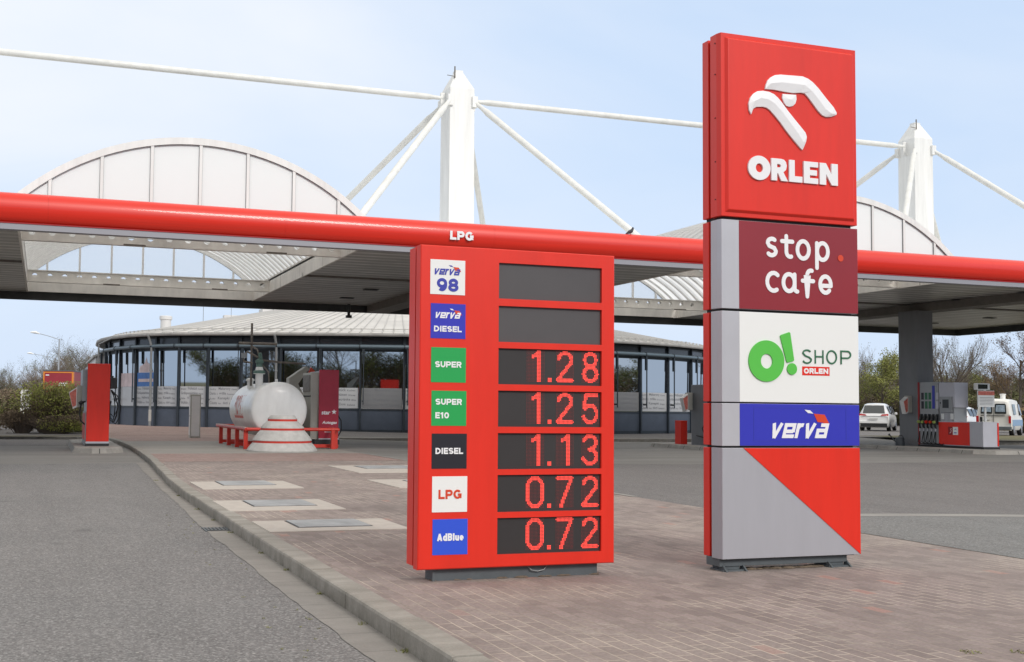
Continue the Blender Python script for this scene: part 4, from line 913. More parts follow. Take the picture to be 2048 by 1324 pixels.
        for s_ in range(4):
            for i in range(NA): q = s_ * (NA + 1) + i; q2 = ((s_ + 1) % 4) * (NA + 1) + i; fs.append((q, q + 1, q2 + 1, q2))
        fr2.add(vs, fs, 'pipe_grey')
        for k in range(-3, 4):
            mxx = cx + k * 1.13; zz = zc + math.sqrt(RR * RR - (mxx - cx) ** 2) - .08
            fr.box(mxx - .035, mxx + .035, yy - .045, yy + .045, base, zz, 'white_paint')
            fr2.box(mxx + .0355, mxx + .042, yy - .035, yy - .004, zb - .25, zz - .03, 'pipe_grey').box(mxx - .042, mxx - .0355, yy - .035, yy - .004, zb - .25, zz - .03, 'pipe_grey')
        if out_ < 0: fr2.build('gasket', vo)
        fr.box(cx - hw, cx + hw, yy - .07, yy + .07, base - .08, base, 'white_paint')
        fr.build('end_frame', vo)
    for c in vo.children: c.matrix_parent_inverse = Matrix.Identity(4)
# masts and stays
ZM = 11.45
for i, mx_ in enumerate(MAST):
    w0, w1 = .445, .425
    mb = MB(); r1 = [(mx_ - w0, 33.5 - w0, 5.6), (mx_ + w0, 33.5 - w0, 5.6), (mx_ + w0, 33.5 + w0, 5.6), (mx_ - w0, 33.5 + w0, 5.6)]
    zt_ = 11.55
    r2 = [(mx_ - w1, 33.5 - w1, zt_), (mx_ + w1, 33.5 - w1, zt_), (mx_ + w1, 33.5 + w1, zt_), (mx_ - w1, 33.5 + w1, zt_)]; r3 = [(mx_ - .13, 33.5 - .13, 12.15), (mx_ + .13, 33.5 - .13, 12.15), (mx_ + .13, 33.5 + .13, 12.15), (mx_ - .13, 33.5 + .13, 12.15)]
    mb.add(r1 + r2, [(0, 1, 5, 4), (1, 2, 6, 5), (2, 3, 7, 6), (3, 0, 4, 7)], 'white_paint')
    ms = B(mb, 'mast', t, bevel=.02); ms['label'] = ['far left mast', 'middle white mast', 'right white mast above the grey column'][i]
    mb = MB().add(r2 + r3, [(0, 1, 5, 4), (1, 2, 6, 5), (2, 3, 7, 6), (3, 0, 4, 7)], 'white_paint').box(mx_ - .13, mx_ + .13, 33.37, 33.63, 12.15, 12.22, 'white_paint')
    # lugs for the stays
    for sx_ in (-1, 1):
        mb.box(mx_ + sx_ * .46 - .14, mx_ + sx_ * .46 + .14, 33.46, 33.54, 10.95, 11.45, 'white_paint')
        for sy__ in (-1, 1): mb.box(mx_ + sx_ * .42 - .09, mx_ + sx_ * .42 + .09, 33.5 + sy__ * .42 - .09, 33.5 + sy__ * .42 + .09, 10.95, 11.3, 'white_paint')
    o = mb.build('cap', ms); o.matrix_parent_inverse = Matrix.Identity(4)
    o = MB().path([(mx_ - .22, 33.2, 11.9), (mx_ - .22, 33.2, 12.28)], .022, 'rusty_steel', 6).path([(mx_ - .22, 33.2, 11.95), (mx_ - .48, 33.2, 11.97)], .012, 'rusty_steel', 5).build('antenna', ms)
def rod(a, b_, r_=.105, m='white_rod'):
    a, b_ = Vector(a), Vector(b_); d = (b_ - a).normalized()
    mb = MB().path([a, a + d * .35, a + d * .55, b_ - d * .55, b_ - d * .35, b_], [r_ * .6, r_ * .7, r_, r_, r_ * .7, r_ * .6], m, 12)
    B(mb, 'stay_rod', t, smooth=True)
for i in range(2): rod((MAST[i] + .5, 33.5, 11.28), (MAST[i + 1] - .5, 33.5, 11.28), .10)
for i, mx_ in enumerate(MAST):
    ex = 5.0
    rod((mx_ - .45, 33.05, 11.1), (mx_ - ex, 29.0, 5.75))
    rod((mx_ + .45, 33.05, 11.1), (mx_ + ex, 29.0 if i < 2 else 28.0, 5.75))
    rod((mx_ - .45, 33.95, 11.1), (mx_ - ex, 40.3, 5.75))
    if i < 2: rod((mx_ + .45, 33.95, 11.1), (mx_ + ex, 42.3, 5.75))
    else: rod((mx_ + .45, 33.95, 11.1), (41.6, 42.0, 5.75))
# drain pipes hanging below
B(MB().path([(11.2, 41.6, 5.2), (11.2, 41.6, 4.75)], .06, 'edge_dark', 8).box(11.1, 11.3, 41.5, 41.7, 4.66, 4.76, 'edge_dark'), 'downpipe', t)
# bird on the fascia
mb = MB(); X = Matrix.Translation((14.27, 25.2, 5.74)) @ Matrix.Scale(.8, 4)
prof_ = [(-.17, .015, .01), (-.10, .05, .035), (-.03, .085, .06), (.04, .12, .06), (.08, .17, .042), (.095, .215, .034), (.10, .245, .022)]
mb.path([(p[0], 0, p[1]) for p in prof_], [p[2] for p in prof_], 'bird_grey', 10, X=X).path([(.10, 0, .225), (.145, 0, .215)], [.012, .003], 'black_plastic', 5, X=X)
mb.path([(.02, -.02, .08), (.02, -.02, .0)], .006, 'rail_red', 4, X=X).path([(.02, .02, .08), (.02, .02, .0)], .006, 'rail_red', 4, X=X)
o = mb.build('bird', smooth=True); tag(o, 'small dark bird sitting on the red fascia at the foot of a white rod', 'bird')

# ------------------------------------------------------------------ shop building
t = thing('shop_building', 'round dark-framed glass shop building under a pale conical metal roof', 'building', (21, 66, 0))
FV = [(2.9, 62.3), (3.0, 60.2), (3.4, 57.9), (4.05, 56.0), (4.9, 54.5), (5.85, 53.4), (7.12, 52.62), (8.6, 51.87), (10.28, 51.05), (12.0, 50.3), (13.9, 49.6), (15.9, 49.0), (17.8, 48.6), (19.7, 48.35), (21.6, 48.25), (23.4, 48.3), (25.1, 48.5), (26.85, 48.8), (28.8, 49.3), (30.9, 50.1), (33.1, 51.35), (35.0, 52.9), (36.8, 55.0), (38.6, 58.5), (39.5, 63), (39.3, 70), (35.5, 79), (27, 85), (18, 85.5), (9, 81), (4.2, 73), (3.0, 66)]
CC = Vector((21, 66)); NF = len(FV)
def off(p, d):
    v_ = (Vector(p) - CC).normalized(); return (p[0] + v_.x * d, p[1] + v_.y * d)
FV = [off(p, -.36) for p in FV]
mb = MB(); vs = [(*off(p, -.10), z) for z in (-.2, 4.5) for p in FV]
mb.add(vs, [(i, (i + 1) % NF, NF + (i + 1) % NF, NF + i) for i in range(NF)], 'wall_dark'); B(mb, 'wall', t)
apex = (21, 66, 8.5)
E1 = [off(p, .44) for p in FV]; mb = MB()
vs = [(*p, 4.62) for p in E1] + [apex]; mb.add(vs, [(i, (i + 1) % NF, NF) for i in range(NF)], 'roof_metal')
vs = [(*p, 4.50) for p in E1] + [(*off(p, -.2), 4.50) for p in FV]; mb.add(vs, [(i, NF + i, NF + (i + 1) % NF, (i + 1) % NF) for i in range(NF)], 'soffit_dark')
for i in range(NF):      # radial standing seams
    a, b_ = Vector((*E1[i], 4.62)), Vector((*E1[(i + 1) % NF], 4.62)); k = max(2, int((b_ - a).length / .5)); ap = Vector(apex)
    if Vector((a.x, a.y)).y > 70: continue
    for q in range(k):
        p = a.lerp(b_, q / k); e = p.lerp(ap, .93); side = (b_ - a).normalized() * .022; up = Vector((0, 0, .05))
        mb.add([p - side, p + side, e + side * .2, e - side * .2, p - side + up, p + side + up, e + side * .2 + up * .5, e - side * .2 + up * .5], [(4, 5, 6, 7), (0, 1, 5, 4), (1, 2, 6, 5), (3, 0, 4, 7)], 'roof_seam')
        if q % 1 == 0:    # snow guards
            g = p.lerp(ap, .035); mb.box(g.x - .03, g.x + .03, g.y - .03, g.y + .03, g.z + .0, g.z + .13, 'gutter')
roof = B(mb, 'roof', t)
mb = MB()
for i in range(NF):
    a, b_ = Vector((*E1[i], 0)).lerp(Vector(apex), .035), Vector((*E1[(i + 1) % NF], 0)).lerp(Vector(apex), .035); a.z = b_.z = 4.62 + 3.88 * .035 + .10
    mb.path([a, b_], .018, 'gutter', 5, cap=False)
mb.build('snow_rail', roof)
mb = MB(); pr = [(.0, 4.48), (.10, 4.48), (.14, 4.54), (.14, 4.62), (.0, 4.62)]
for i in range(NF):
    a, b_ = E1[i], E1[(i + 1) % NF]; vs = [(*off(a, d_), z_) for d_, z_ in pr] + [(*off(b_, d_), z_) for d_, z_ in pr]; mb.add(vs, [(j, 5 + j, 5 + (j + 1) % 5, (j + 1) % 5) for j in range(5)], 'gutter')
mb.build('gutter', roof)
mb = MB().lathe([(.30, 0), (.30, .7), (.36, .74), (.36, .92), (.30, .95)], 'white_board', 20, Matrix.Translation((6.6, 65, 5.35))); mb.build('vent_stack', roof)
mb = MB().box(12.1, 12.7, 64.4, 65.6, 6.2, 6.9, 'white_board').box(12.75, 14.6, 64.2, 65.6, 6.3, 7.1, 'white_board').box(9.9, 11.6, 64.6, 65.2, 6.0, 6.45, 'white_board')
mb.path([(14.3, 64, 6.6), (14.3, 64, 7.3), (14.6, 64, 7.5)], .05, 'pipe_grey', 6); mb.build('roof_units', roof)
mb = MB().path([(8.6, 64, 5.6), (8.6, 64, 9.2)], .015, 'pipe_grey', 4).path([(10.2, 64, 5.6), (10.2, 64, 8.6)], .012, 'pipe_grey', 4); mb.build('antenna', roof)
for c in roof.children: c.matrix_parent_inverse = Matrix.Identity(4)
# tube header and bays
mb = MB()
for i in range(0, 23):
    a, b_ = off(FV[i], .34), off(FV[i + 1], .34); va_, vb_ = Vector((*a, 4.0)), Vector((*b_, 4.0)); d = (vb_ - va_).normalized()
    mb.path([va_ + d * .02, vb_ - d * .02], .095, 'tube_blue', 12).path([va_ - d * .03, va_ + d * .03], .115, 'steel_frame', 12)
B(mb, 'header_tube', t, smooth=True)
de = ['Brezen Frühstück Kuchen', 'Grillspezialitäten Würste', 'Säfte Heißgetränke Eis', 'Waffeln Hot Dogs Salate']
pl = ['Gofry Makarony Kawa', 'Dania z grilla Śniadania', 'Soki Kanapki Zupy', 'Ciasta Hot dogi Sałatki']
def film_mesh(words, w, m_='film'):
    mb = MB(); mb.box(.02, w - .02, 0, .004, 1.13, 2.08, m_)
    X = Matrix(((1, 0, 0, 0), (0, 0, -1, -.0045), (0, 1, 0, 0), (0, 0, 0, 1)))
    mb.box(.02, w - .02, 0, .004, 1.13, 2.08, m_)
    return mb
random.seed(3)
for i in range(0, 23):
    a, b_ = Vector(FV[i]), Vector(FV[i + 1]); u = (b_ - a).normalized(); w = (b_ - a).length; nrm = Vector((u.y, -u.x)); cz0 = gz(*a)
    Xw = Matrix(((u.x, -nrm.x, 0, a.x), (u.y, -nrm.y, 0, a.y), (0, 0, 1, 0), (0, 0, 0, 1)))     # local: x along bay, y inward, z up
    fr = MB()
    fr.box(-.05, .05, -.12, .06, -.2, 4.48, 'steel_frame', Xw).box(.05, w - .05, -.04, .04, 1.03, 1.11, 'steel_frame', Xw).box(.05, w - .05, -.04, .04, 3.78, 4.06, 'steel_frame', Xw)
    fr.box(.05, w - .05, -.03, .04, 4.38, 4.48, 'steel_frame', Xw).box(.05, w - .05, -.03, .04, -.2, .14, 'steel_frame', Xw)
    # outer fin with bracket
    fr.box(.13, .17, -.36, -.31, 1.3, 3.9, 'steel_frame', Xw).box(.09, .19, -.36, -.25, 3.2, 3.92, 'steel_frame', Xw).box(.10, .15, -.30, -.12, 1.42, 1.50, 'steel_frame', Xw)
    f_ = B(fr, 'window', t)
    MB().add([(.05, 0, 1.11), (w - .05, 0, 1.11), (w - .05, -.034, 3.78), (.05, -.034, 3.78), (.05, .02, 1.11), (w - .05, .02, 1.11), (w - .05, -.014, 3.78), (.05, -.014, 3.78)], [(0, 1, 2, 3), (7, 6, 5, 4)], 'shop_glass', Xw).build('pane', f_)
    MB().box(.05, w - .05, -.01, .03, .14, 1.03, 'panel_bluegrey', Xw).build('wall_panel', f_); MB().box(.05, w - .05, -.005, .03, 4.06, 4.38, 'clerestory', Xw).build('clerestory_panel', f_)
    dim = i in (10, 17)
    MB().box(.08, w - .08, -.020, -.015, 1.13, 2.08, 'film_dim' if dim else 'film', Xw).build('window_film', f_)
    if i in (3, 4, 5, 6, 7, 8, 9, 10, 11, 17, 18, 19, 20):
        mb = MB(); X = Xw @ Matrix(((1, 0, 0, 0), (0, 0, -1, -.0205), (0, 1, 0, 0), (0, 0, 0, 1)))
        words = pl if i % 2 == 0 else de
        for q, s_ in enumerate(words):
            zz = 1.92 - q * .225; parts_ = s_.split(' '); x_ = .12
            tot = sum(len(p_) for p_ in parts_) + len(parts_) - 1; cw = (w - .28) / tot
            for j, p_ in enumerate(parts_):
                big = 1 if (j + q) % 2 else .62
                desc = any(ch_ in p_ for ch_ in 'gpyjß'); mb.text(p_, 'film_text', X, (x_, zz - (.03 if desc else 0), x_ + cw * len(p_) * (1.02 if big == 1 else .85), zz + .135 * big), .0012, bold=.018)
                x_ += cw * (len(p_) + 1)
        mb.build('film_lettering', f_)
    if i in (2, 3):
        mb = MB().box(.1, w - .1, -.030, -.026, 2.08, 2.75, 'mural_blue' if i == 3 else 'mural_pink', Xw)
        if i == 3: mb.plate([(.25, 2.76), (w - .3, 2.76), (w - .45, 3.1), (w * .55, 3.25), (w * .5, 3.5), (w * .42, 3.2), (.3, 3.05)], 0, .001, 'mural_pink', Xw @ Matrix(((1, 0, 0, 0), (0, 0, -1, -.035), (0, 1, 0, 0), (0, 0, 0, 1)))).box(.2, w - .25, -.034, -.031, 2.3, 2.45, 'mural_pink', Xw)
        mb.build('window_mural', f_)
for i, dd in ((4, .22), (8, .20)):
    p = off(FV[i], .38); mb = MB().path([(*off(FV[i], .6), 4.5), (*off(FV[i], .5), 4.3), (*p, 4.0), (*p, .95), (*p, .05)], .06, 'pipe_grey', 10).path([(*p, .95), (*p, .4)], .075, 'gutter', 10).path([(*p, 2.8), (*p, 2.88)], .075, 'pipe_grey', 10)
    B(mb, 'downpipe', t, smooth=True)
p = FV[2]; B(MB().path([(3.2, 57.4, 4.5), (2.6, 57.9, 4.2), (2.6, 58.2, 3.2), (3.1, 57.6, 2.9)], .04, 'pipe_grey', 8), 'downpipe', t, smooth=True)
t = thing('white_annex', 'white clad wing with a sloping roof edge behind the left end of the shop', 'building', (3, 70, 0))
mb = MB(); vs = [(x, y, z) for x, y, z in ((2.9, 68, -.2), (9, 68, -.2), (9, 68, 5.6), (2.9, 68, 3.95), (2.9, 80, -.2), (9, 80, -.2), (9, 80, 5.6), (2.9, 80, 3.95))]
mb.add(vs, [(0, 1, 2, 3), (7, 6, 5, 4), (0, 3, 7, 4), (1, 5, 6, 2)], 'white_board')
for k in range(12): mb.box(2.88, 9, 67.985, 67.998, .3 + k * .33, .32 + k * .33, 'pipe_grey') if .3 + k * .33 < 3.9 else None
B(mb, 'wall', t); mb = MB(); mb.add([(2.75, 67.8, 3.93), (9, 67.8, 5.63), (9, 80, 5.63), (2.75, 80, 3.93), (2.75, 67.8, 4.05), (9, 67.8, 5.75), (9, 80, 5.75), (2.75, 80, 4.05)], [(3, 2, 1, 0), (4, 5, 6, 7), (0, 1, 5, 4), (2, 3, 7, 6), (3, 0, 4, 7)], 'gutter'); B(mb, 'roof', t)

# ------------------------------------------------------------------ gas tank
t = thing('gas_tank', 'horizontal white gas tank with faded red lettering on the concrete slab', 'tank', (6.35, 32, 0))
RT = .80; mb = MB(); prof_ = []
for k in range(9): a = math.pi / 2 * k / 8; prof_.append((RT * math.sin(a) + 1e-4, -.20 * math.cos(a)))
LT = 4.3
prof_ += [(RT, .6), (RT, 1.2), (RT, LT - .5)] + [(RT * math.cos(math.pi / 2 * k / 8) + 1e-4, LT - .5 + .30 * math.sin(math.pi / 2 * k / 8)) for k in range(9)]
Xt = Matrix.Translation((6.35, 31.0, 1.10)) @ Matrix.Rotation(R(-90), 4, 'X')
mb.lathe(prof_, 'tank_white', 56, Xt, cap=False)
tk = B(mb, 'shell', t, smooth=True)
B(MB().lathe([(RT + .001, .0), (RT + .007, .012), (RT + .001, .024)], 'white_rod', 56, Xt @ Matrix.Translation((0, 0, .30)), cap=False).lathe([(RT + .001, .0), (RT + .006, .012), (RT + .001, .024)], 'white_rod', 56, Xt @ Matrix.Translation((0, 0, 2.0)), cap=False), 'weld_seam', t, smooth=True)
mb = MB()
for y in (31.45, 34.0):
    for sx_ in (-.45, .45): mb.box(6.35 + sx_ - .03, 6.35 + sx_ + .03, y - .03, y + .03, 0, .55, 'white_paint')
B(mb, 'leg', t)
# faded word on the left flank, curved with the shell
mb = MB(); cu = MB(); cu.text('PROPAN', 'faded_red', Matrix.Identity(4), (0, 0, 1.5, .62), .001, bold=.02)
vs = []
for (u_, v_, w_) in cu.v:
    ang = R(168) + (v_ / RT) * -1.0 * 1 ; vs.append((6.35 + (RT + .004) * math.cos(R(178) - (v_ - .2) / RT), 33.9 - u_, 1.10 + (RT + .004) * math.sin(R(178) - (v_ - .2) / RT)))
mb.add(vs, cu.f, 'faded_red')
vs = []; fs = []
for k in range(5):
    ang = R(178) + (.22 + .02 * k) / RT - .02
    for yy in (33.9, 32.4): vs.append((6.35 + (RT + .004) * math.cos(ang), yy, 1.10 + (RT + .004) * math.sin(ang)))
for k in range(4): fs.append((2 * k, 2 * k + 1, 2 * k + 3, 2 * k + 2))
mb.add(vs, fs, 'faded_red'); B(mb, 'faded_lettering', t)
mb = MB(); B(MB().lathe([(.11, 0), (.11, .42), (.17, .42), (.17, .50), (.12, .52), (.10, .62), (.06, .64)], 'white_paint', 20, Matrix.Translation((5.95, 32.0, 1.72))), 'neck', t, smooth=True)
B(MB().lathe([(.165, .43), (.175, .43), (.175, .50), (.10, .53), (.09, .72), (.12, .74), (.12, .80), (.05, .86)], 'valve_green', 18, Matrix.Translation((5.95, 32.0, 1.725))), 'valve', t, smooth=True)
B(MB().lathe([(.09, 0), (.09, .22), (.13, .24), (.13, .28), (.05, .32)], 'white_paint', 16, Matrix.Translation((5.85, 32.9, 1.72))), 'filler_cap', t, smooth=True)
P0 = (5.95, 32.0)
for pts_, r_, m_ in (([(5.75, 32.0, 2.45), (5.5, 32.0, 2.5), (5.45, 32.0, 2.68), (5.6, 32.0, 2.78), (5.95, 32.0, 2.6)], .03, 'rusty_steel'), ([(5.95, 32.0, 2.55), (6.6, 32.2, 2.50), (7.4, 32.4, 2.48)], .03, 'rusty_steel'),
                     ([(5.95, 32.0, 2.5), (6.2, 31.9, 2.2), (6.25, 32.0, 1.8)], .02, 'rusty_steel'), ([(5.8, 32.5, 1.8), (5.8, 32.5, 3.65)], .034, 'rusty_steel'),
                     ([(5.42, 32.5, 3.05), (6.55, 32.5, 3.05)], .042, 'rusty_steel'), ([(5.42, 32.5, 3.05), (5.4, 32.5, 2.4), (5.44, 32.5, 1.9)], .012, 'black_rubber'),
                     ([(5.95, 32.0, 2.6), (5.9, 32.1, 2.85), (5.82, 32.4, 2.95)], .025, 'rusty_steel'), ([(5.5, 32.0, 2.74), (5.5, 32.0, 2.6)], .09, 'pipe_grey'), ([(6.0, 32, 2.45), (5.95, 31.95, 2.75)], .055, 'valve_green')):
    B(MB().path(pts_, r_, m_, 8), 'pipe', t, smooth=True)
B(MB().path([(6.3, 31.2, 1.82), (6.3, 31.2, 1.98)], .04, 'white_paint', 8), 'lifting_lug', t, smooth=True)
# stacked round concrete blocks
t = thing('concrete_bollard', 'stepped round concrete guard block with three red bands before the gas tank', 'bollard', (6.19, 29.75, 0))
SX = .945
for prof_, m_, nm in (([(.95, 0), (.955, .03), (.90, .12), (.83, .20), (.80, .232), (.76, .238)], 'concrete_cone', 'tier'), ([(.795, .232), (.795, .292)], 'rail_red', 'band'), ([(.80, .286), (.805, .30), (.74, .40), (.66, .50), (.60, .562), (.56, .572)], 'concrete_cone', 'tier'),
                      ([(.588, .566), (.588, .626)], 'rail_red', 'band'), ([(.59, .621), (.58, .65), (.50, .74), (.425, .806), (.38, .812)], 'concrete_cone', 'tier'), ([(.402, .807), (.402, .865)], 'rail_red', 'band'), ([(.40, .86), (.40, .88), (.345, .95), (.32, .965)], 'concrete_cone', 'tier')):
    MB().lathe(prof_, m_, 48).build(nm, t, smooth=True)
t = thing('guard_rail', 'low red tubular guard rail around the white gas tank', 'railing', (6.6, 33.5, 0))
mb = MB(); X0r, X1r, Y0r, Y1r, zr = 5.42, 8.05, 30.9, 36.4, .56
mb.path([(X0r, Y1r, zr), (X0r, Y0r, zr)], .05, 'rail_red', 10).box(X0r - .045, X0r + .045, Y0r, Y1r, zr + .035, zr + .056, 'rail_pink')
mb.path([(X0r, Y0r, zr), (X1r, Y0r, zr)], .05, 'rail_red', 10).path([(X1r, Y0r, zr), (X1r, Y1r, zr)], .05, 'rail_red', 10).path([(X0r, Y1r, zr), (X1r, Y1r, zr)], .05, 'rail_red', 10)
B(mb, 'rail', t, smooth=True)
for (x_, y_, dx, dy) in [(X0r, y, 1, 0) for y in (31.05, 32.5, 34.0, 35.6)] + [(x, Y0r, 0, 1) for x in (6.4, 7.9)] + [(X1r, y, -1, 0) for y in (31.2, 33.5, 35.8)]:
    B(MB().box(x_ - .055, x_ + .055, y_ - .055, y_ + .055, 0, zr - .02, 'rail_red').box(min(x_ + .055 * dx, x_ + dx * .75), max(x_ + .055 * dx, x_ + dx * .75), y_ - .04, y_ + .04, .04, .13, 'rail_red') if dx else MB().box(x_ - .055, x_ + .055, y_ - .055, y_ + .055, 0, zr - .02, 'rail_red'), 'post', t)
# autogas dispenser
t = thing('autogas_dispenser', 'crimson gas dispenser with white star lettering beside the tank', 'fuel pump', (7.8, 32.5, 0))
x0, x1, y0, y1 = 7.72, 8.32, 31.9, 33.1
B(MB().cbox(x0, x1, y0, y0 + .06, .27, 2.30, 'crimson', .012), 'end_panel', t)
B(MB().box(x0 - .22, x0 - .0, y0 + .12, y1, .25, 2.22, 'cabinet').box(x0 - .0, x1 - .02, y0 + .061, y1, .25, 2.26, 'pump_grey').box(x0 - .24, x0 - .22, y0 + .2, y1 - .1, 1.65, 2.15, 'rusty_steel').box(x0 - .235, x0 - .22, y0 + .14, y1 - .05, 1.50, 1.54, 'groove'), 'body', t)
B(MB().box(x0 - .1, x1 + .03, y0 - .03, y1 + .05, .10, .25, 'black_plastic').box(x0 - .1, x1 + .0, y0 - .02, y1, -.0, .10, 'rail_red').box(x0, x1 + .02, y0 - .02, y0 + .0, .25, .28, 'pump_lightgrey'), 'plinth', t)
B(MB().path([(x1 + .03, y0 + .3, 1.0), (x1 + .16, y0 + .3, .8), (x1 + .17, y0 + .3, .5), (x1 + .06, y0 + .3, .32)], .018, 'black_rubber', 8), 'hose', t)
X = face(0, y0 - .001, 0); mb = MB()
mb.text('star', 'white_letter', X, (7.80, .98, 8.07, 1.09), .002, bold=.03, shear=.1)
st_ = []
for k in range(10): a = math.pi / 2 + k * math.pi / 5; r_ = .08 if k % 2 == 0 else .035; st_.append((8.18 + r_ * math.cos(a), 1.06 + r_ * math.sin(a)))
mb.plate(st_, 0, .002, 'white_letter', X); mb.text('Autogas', 'white_letter', X, (7.82, .68, 8.27, .79), .002, bold=.03, shear=.2)
for k, w_ in enumerate((.30, .38, .32)): mb.box(7.9, 7.9 + w_, y0 - .003, y0 - .001, .55 - k * .045, .565 - k * .045, 'white_letter')
B(mb, 'lettering', t)
t = thing('payment_terminal', 'grey slanted terminal with a red edge between the tank and the crimson dispenser', 'terminal', (8.3, 38.5, 0))
mb = MB(); pr_ = [(0, 0), (.55, 0), (.55, 1.55), (.25, 2.0), (.75, 2.55), (.60, 2.62), (-.15, 2.2), (-.15, 1.6), (0, 1.45)]
X = face(8.35, 38.5, 0) @ Matrix.Scale(.8, 4, (1, 0, 0)); mb.plate(pr_, -.5, 0, 'cabinet', X); mb.plate([(.57, 1.3), (.70, 1.3), (.70, 1.85), (1.0, 2.45), (.80, 2.60), (.50, 1.95)], -.05, .03, 'orange_letter', X); B(mb, 'housing', t)
B(MB().box(8.45, 8.7, 38.49, 38.5, 1.2, 1.45, 'dark_slot'), 'screen', t)
t = thing('grey_cabinet', 'slim beige-grey service cabinet standing on the paving left of the tank', 'cabinet', (5.35, 41.6, 0))
B(MB().cbox(5.18, 5.56, 41.5, 41.9, 0, 1.60, 'cabinet', .012).box(5.176, 5.18, 41.55, 41.85, .1, 1.5, 'white_board').box(5.17, 5.178, 41.58, 41.62, .78, .84, 'black_plastic'), 'housing', t)
B(MB().box(5.22, 5.52, 41.495, 41.5, .06, 1.54, 'white_board'), 'door', t)

# ------------------------------------------------------------------ fuel pumps
def island(x0, x1, y0, y1, zb, zt, label, nm='pump_island'):
    """raised island with splayed kerb stones"""
    t = thing(nm, label, 'kerb island', (x0, y0, zb))
    c = .45; s_ = .07
    o_ = [(x0 - s_, y0 + c), (x0 + c, y0 - s_), (x1 - c, y0 - s_), (x1 + s_, y0 + c), (x1 + s_, y1 - c), (x1 - c, y1 + s_), (x0 + c, y1 + s_), (x0 - s_, y1 - c)]
    i_ = [(x0, y0 + c), (x0 + c, y0), (x1 - c, y0), (x1, y0 + c), (x1, y1 - c), (x1 - c, y1), (x0 + c, y1), (x0, y1 - c)]
    n_ = 8; vs = [(*p, zb - .05) for p in o_] + [(*p, zt - .02) for p in i_] + [(p[0] * .985 + .015 * (x0 + x1) / 2, p[1] * .99 + .01 * (y0 + y1) / 2, zt) for p in i_]
    mb = MB().add(vs, [(i, (i + 1) % n_, n_ + (i + 1) % n_, n_ + i) for i in range(n_)] + [(n_ + i, n_ + (i + 1) % n_, 2 * n_ + (i + 1) % n_, 2 * n_ + i) for i in range(n_)] + [tuple(range(16, 24))], 'kerb_light')
    # stone joints
    k = y0 + .9
    while k < y1 - .5: mb.add([(x0 - s_ - .003, k, zb), (x0 - s_ - .003, k + .02, zb), (x0 - .004, k + .02, zt - .018), (x0 - .004, k, zt - .018)], [(0, 3, 2, 1)], 'groove'); k += 1.0
    k = (x0 + x1) / 2; mb.add([(k, y0 - s_ - .003, zb), (k + .02, y0 - s_ - .003, zb), (k + .02, y0 - .004, zt - .018), (k, y0 - .004, zt - .018)], [(0, 1, 2, 3)], 'groove')
    B(mb, 'kerb_ring', t, root=t); return t
for o_ in [island(29.4, 32.2, 28.7, 35.3, -.13, .005, 'long pale kerb island under the right pump and grey column'),
           island(21.3, 23.6, 29.9, 36.5, -.13, .005, 'pale kerb island glimpsed between the price board and the pylon'),
           island(.85, 2.12, 31.3, 39.0, -.12, .03, 'short pale kerb island under the far left red pump')]:
    for c in o_.children: c.matrix_parent_inverse = Matrix.Translation(-o_.location)
# big pump on the right (nozzle side faces -X)
t = thing('fuel_pump', 'long grey and red multi-hose fuel pump beside the grey canopy column', 'fuel pump', (30.3, 31, 0))
XF = 30.3
Xn = face(XF, 0, 0, (-1, 0))      # u = -Y direction... u axis points to -Y
def U(y): return -y
mb = MB().box(XF + .02, XF + .62, 31.62, 32.56, .04, 2.33, 'pump_grey').box(XF - .01, XF + .62, 32.50, 32.565, .04, 2.33, 'red_dark')
B(mb, 'hose_cabinet', t)
mb = MB().box(XF - .03, XF + .68, 29.58, 32.56, 0.006, .07, 'black_plastic'); B(mb, 'plinth', t)
mb = MB(); cols = [('black_sign', 'black_sign'), ('dark_green', 'green'), ('dark_green', 'green'), ('navy_letter', 'blue'), ('pump_lightgrey', 'pump_lightgrey')]
for k, c_ in enumerate(cols):
    yk = 32.36 - k * .175
    for z0, z1 in ((1.70, 1.95), (1.37, 1.64)): mb.box(XF + .012, XF + .02, yk - .06, yk + .06, z0, z1, c_[0])
    if k == 3: mb.box(XF + .011, XF + .019, yk - .061, yk + .061, 1.37, 2.2, 'navy_letter')
B(mb, 'product_label', t)
for k in range(5):
    yk = 32.40 - k * .185; nz = MB()
    nz.box(XF + .0, XF + .02, yk - .05, yk + .05, .80, 1.18, 'dark_slot')
    nz.path([(XF - .02, yk, 1.16), (XF - .07, yk, .98), (XF - .10, yk, .90)], [.03, .045, .04], 'black_plastic', 8).path([(XF - .10, yk, .90), (XF - .09, yk, .72), (XF - .05, yk, .66)], [.03, .035, .03], 'black_plastic', 8)
    nz.path([(XF - .16, yk, .93), (XF - .13, yk, .86)], [.055, .05], ('yellow_green', 'yellow_green', 'red', 'orange_letter', 'yellow_green')[k], 8)
    nz.path([(XF - .08, yk, .66), (XF - .08, yk, .56)], .026, 'pump_lightgrey', 8)
    no_ = B(nz, 'nozzle', t, smooth=True)
    B(MB().path([(XF - .08, yk, .58), (XF - .12, yk + .03, .3), (XF - .13, yk + .05, -.12 + .3), (XF - .11, yk - .05, .12), (XF - .05, yk - .28, .10), (XF + .0, yk - .30, .14)], .017, 'black_rubber', 8), 'hose', t, smooth=True)
    B(MB().box(XF + .005, XF + .02, yk - .105, yk - .085, .08, .78, 'dark_slot'), 'divider', t)
mb = MB().box(XF + .05, XF + .62, 30.93, 31.60, .9, 2.30, 'pump_grey').box(XF + .04, XF + .63, 30.88, 31.61, 1.42, 2.30, 'pump_lightgrey')
for k in range(9): mb.box(XF + .045, XF + .052, 31.02 + k * .06, 31.05 + k * .06, .92, 1.36, 'pump_lightgrey')
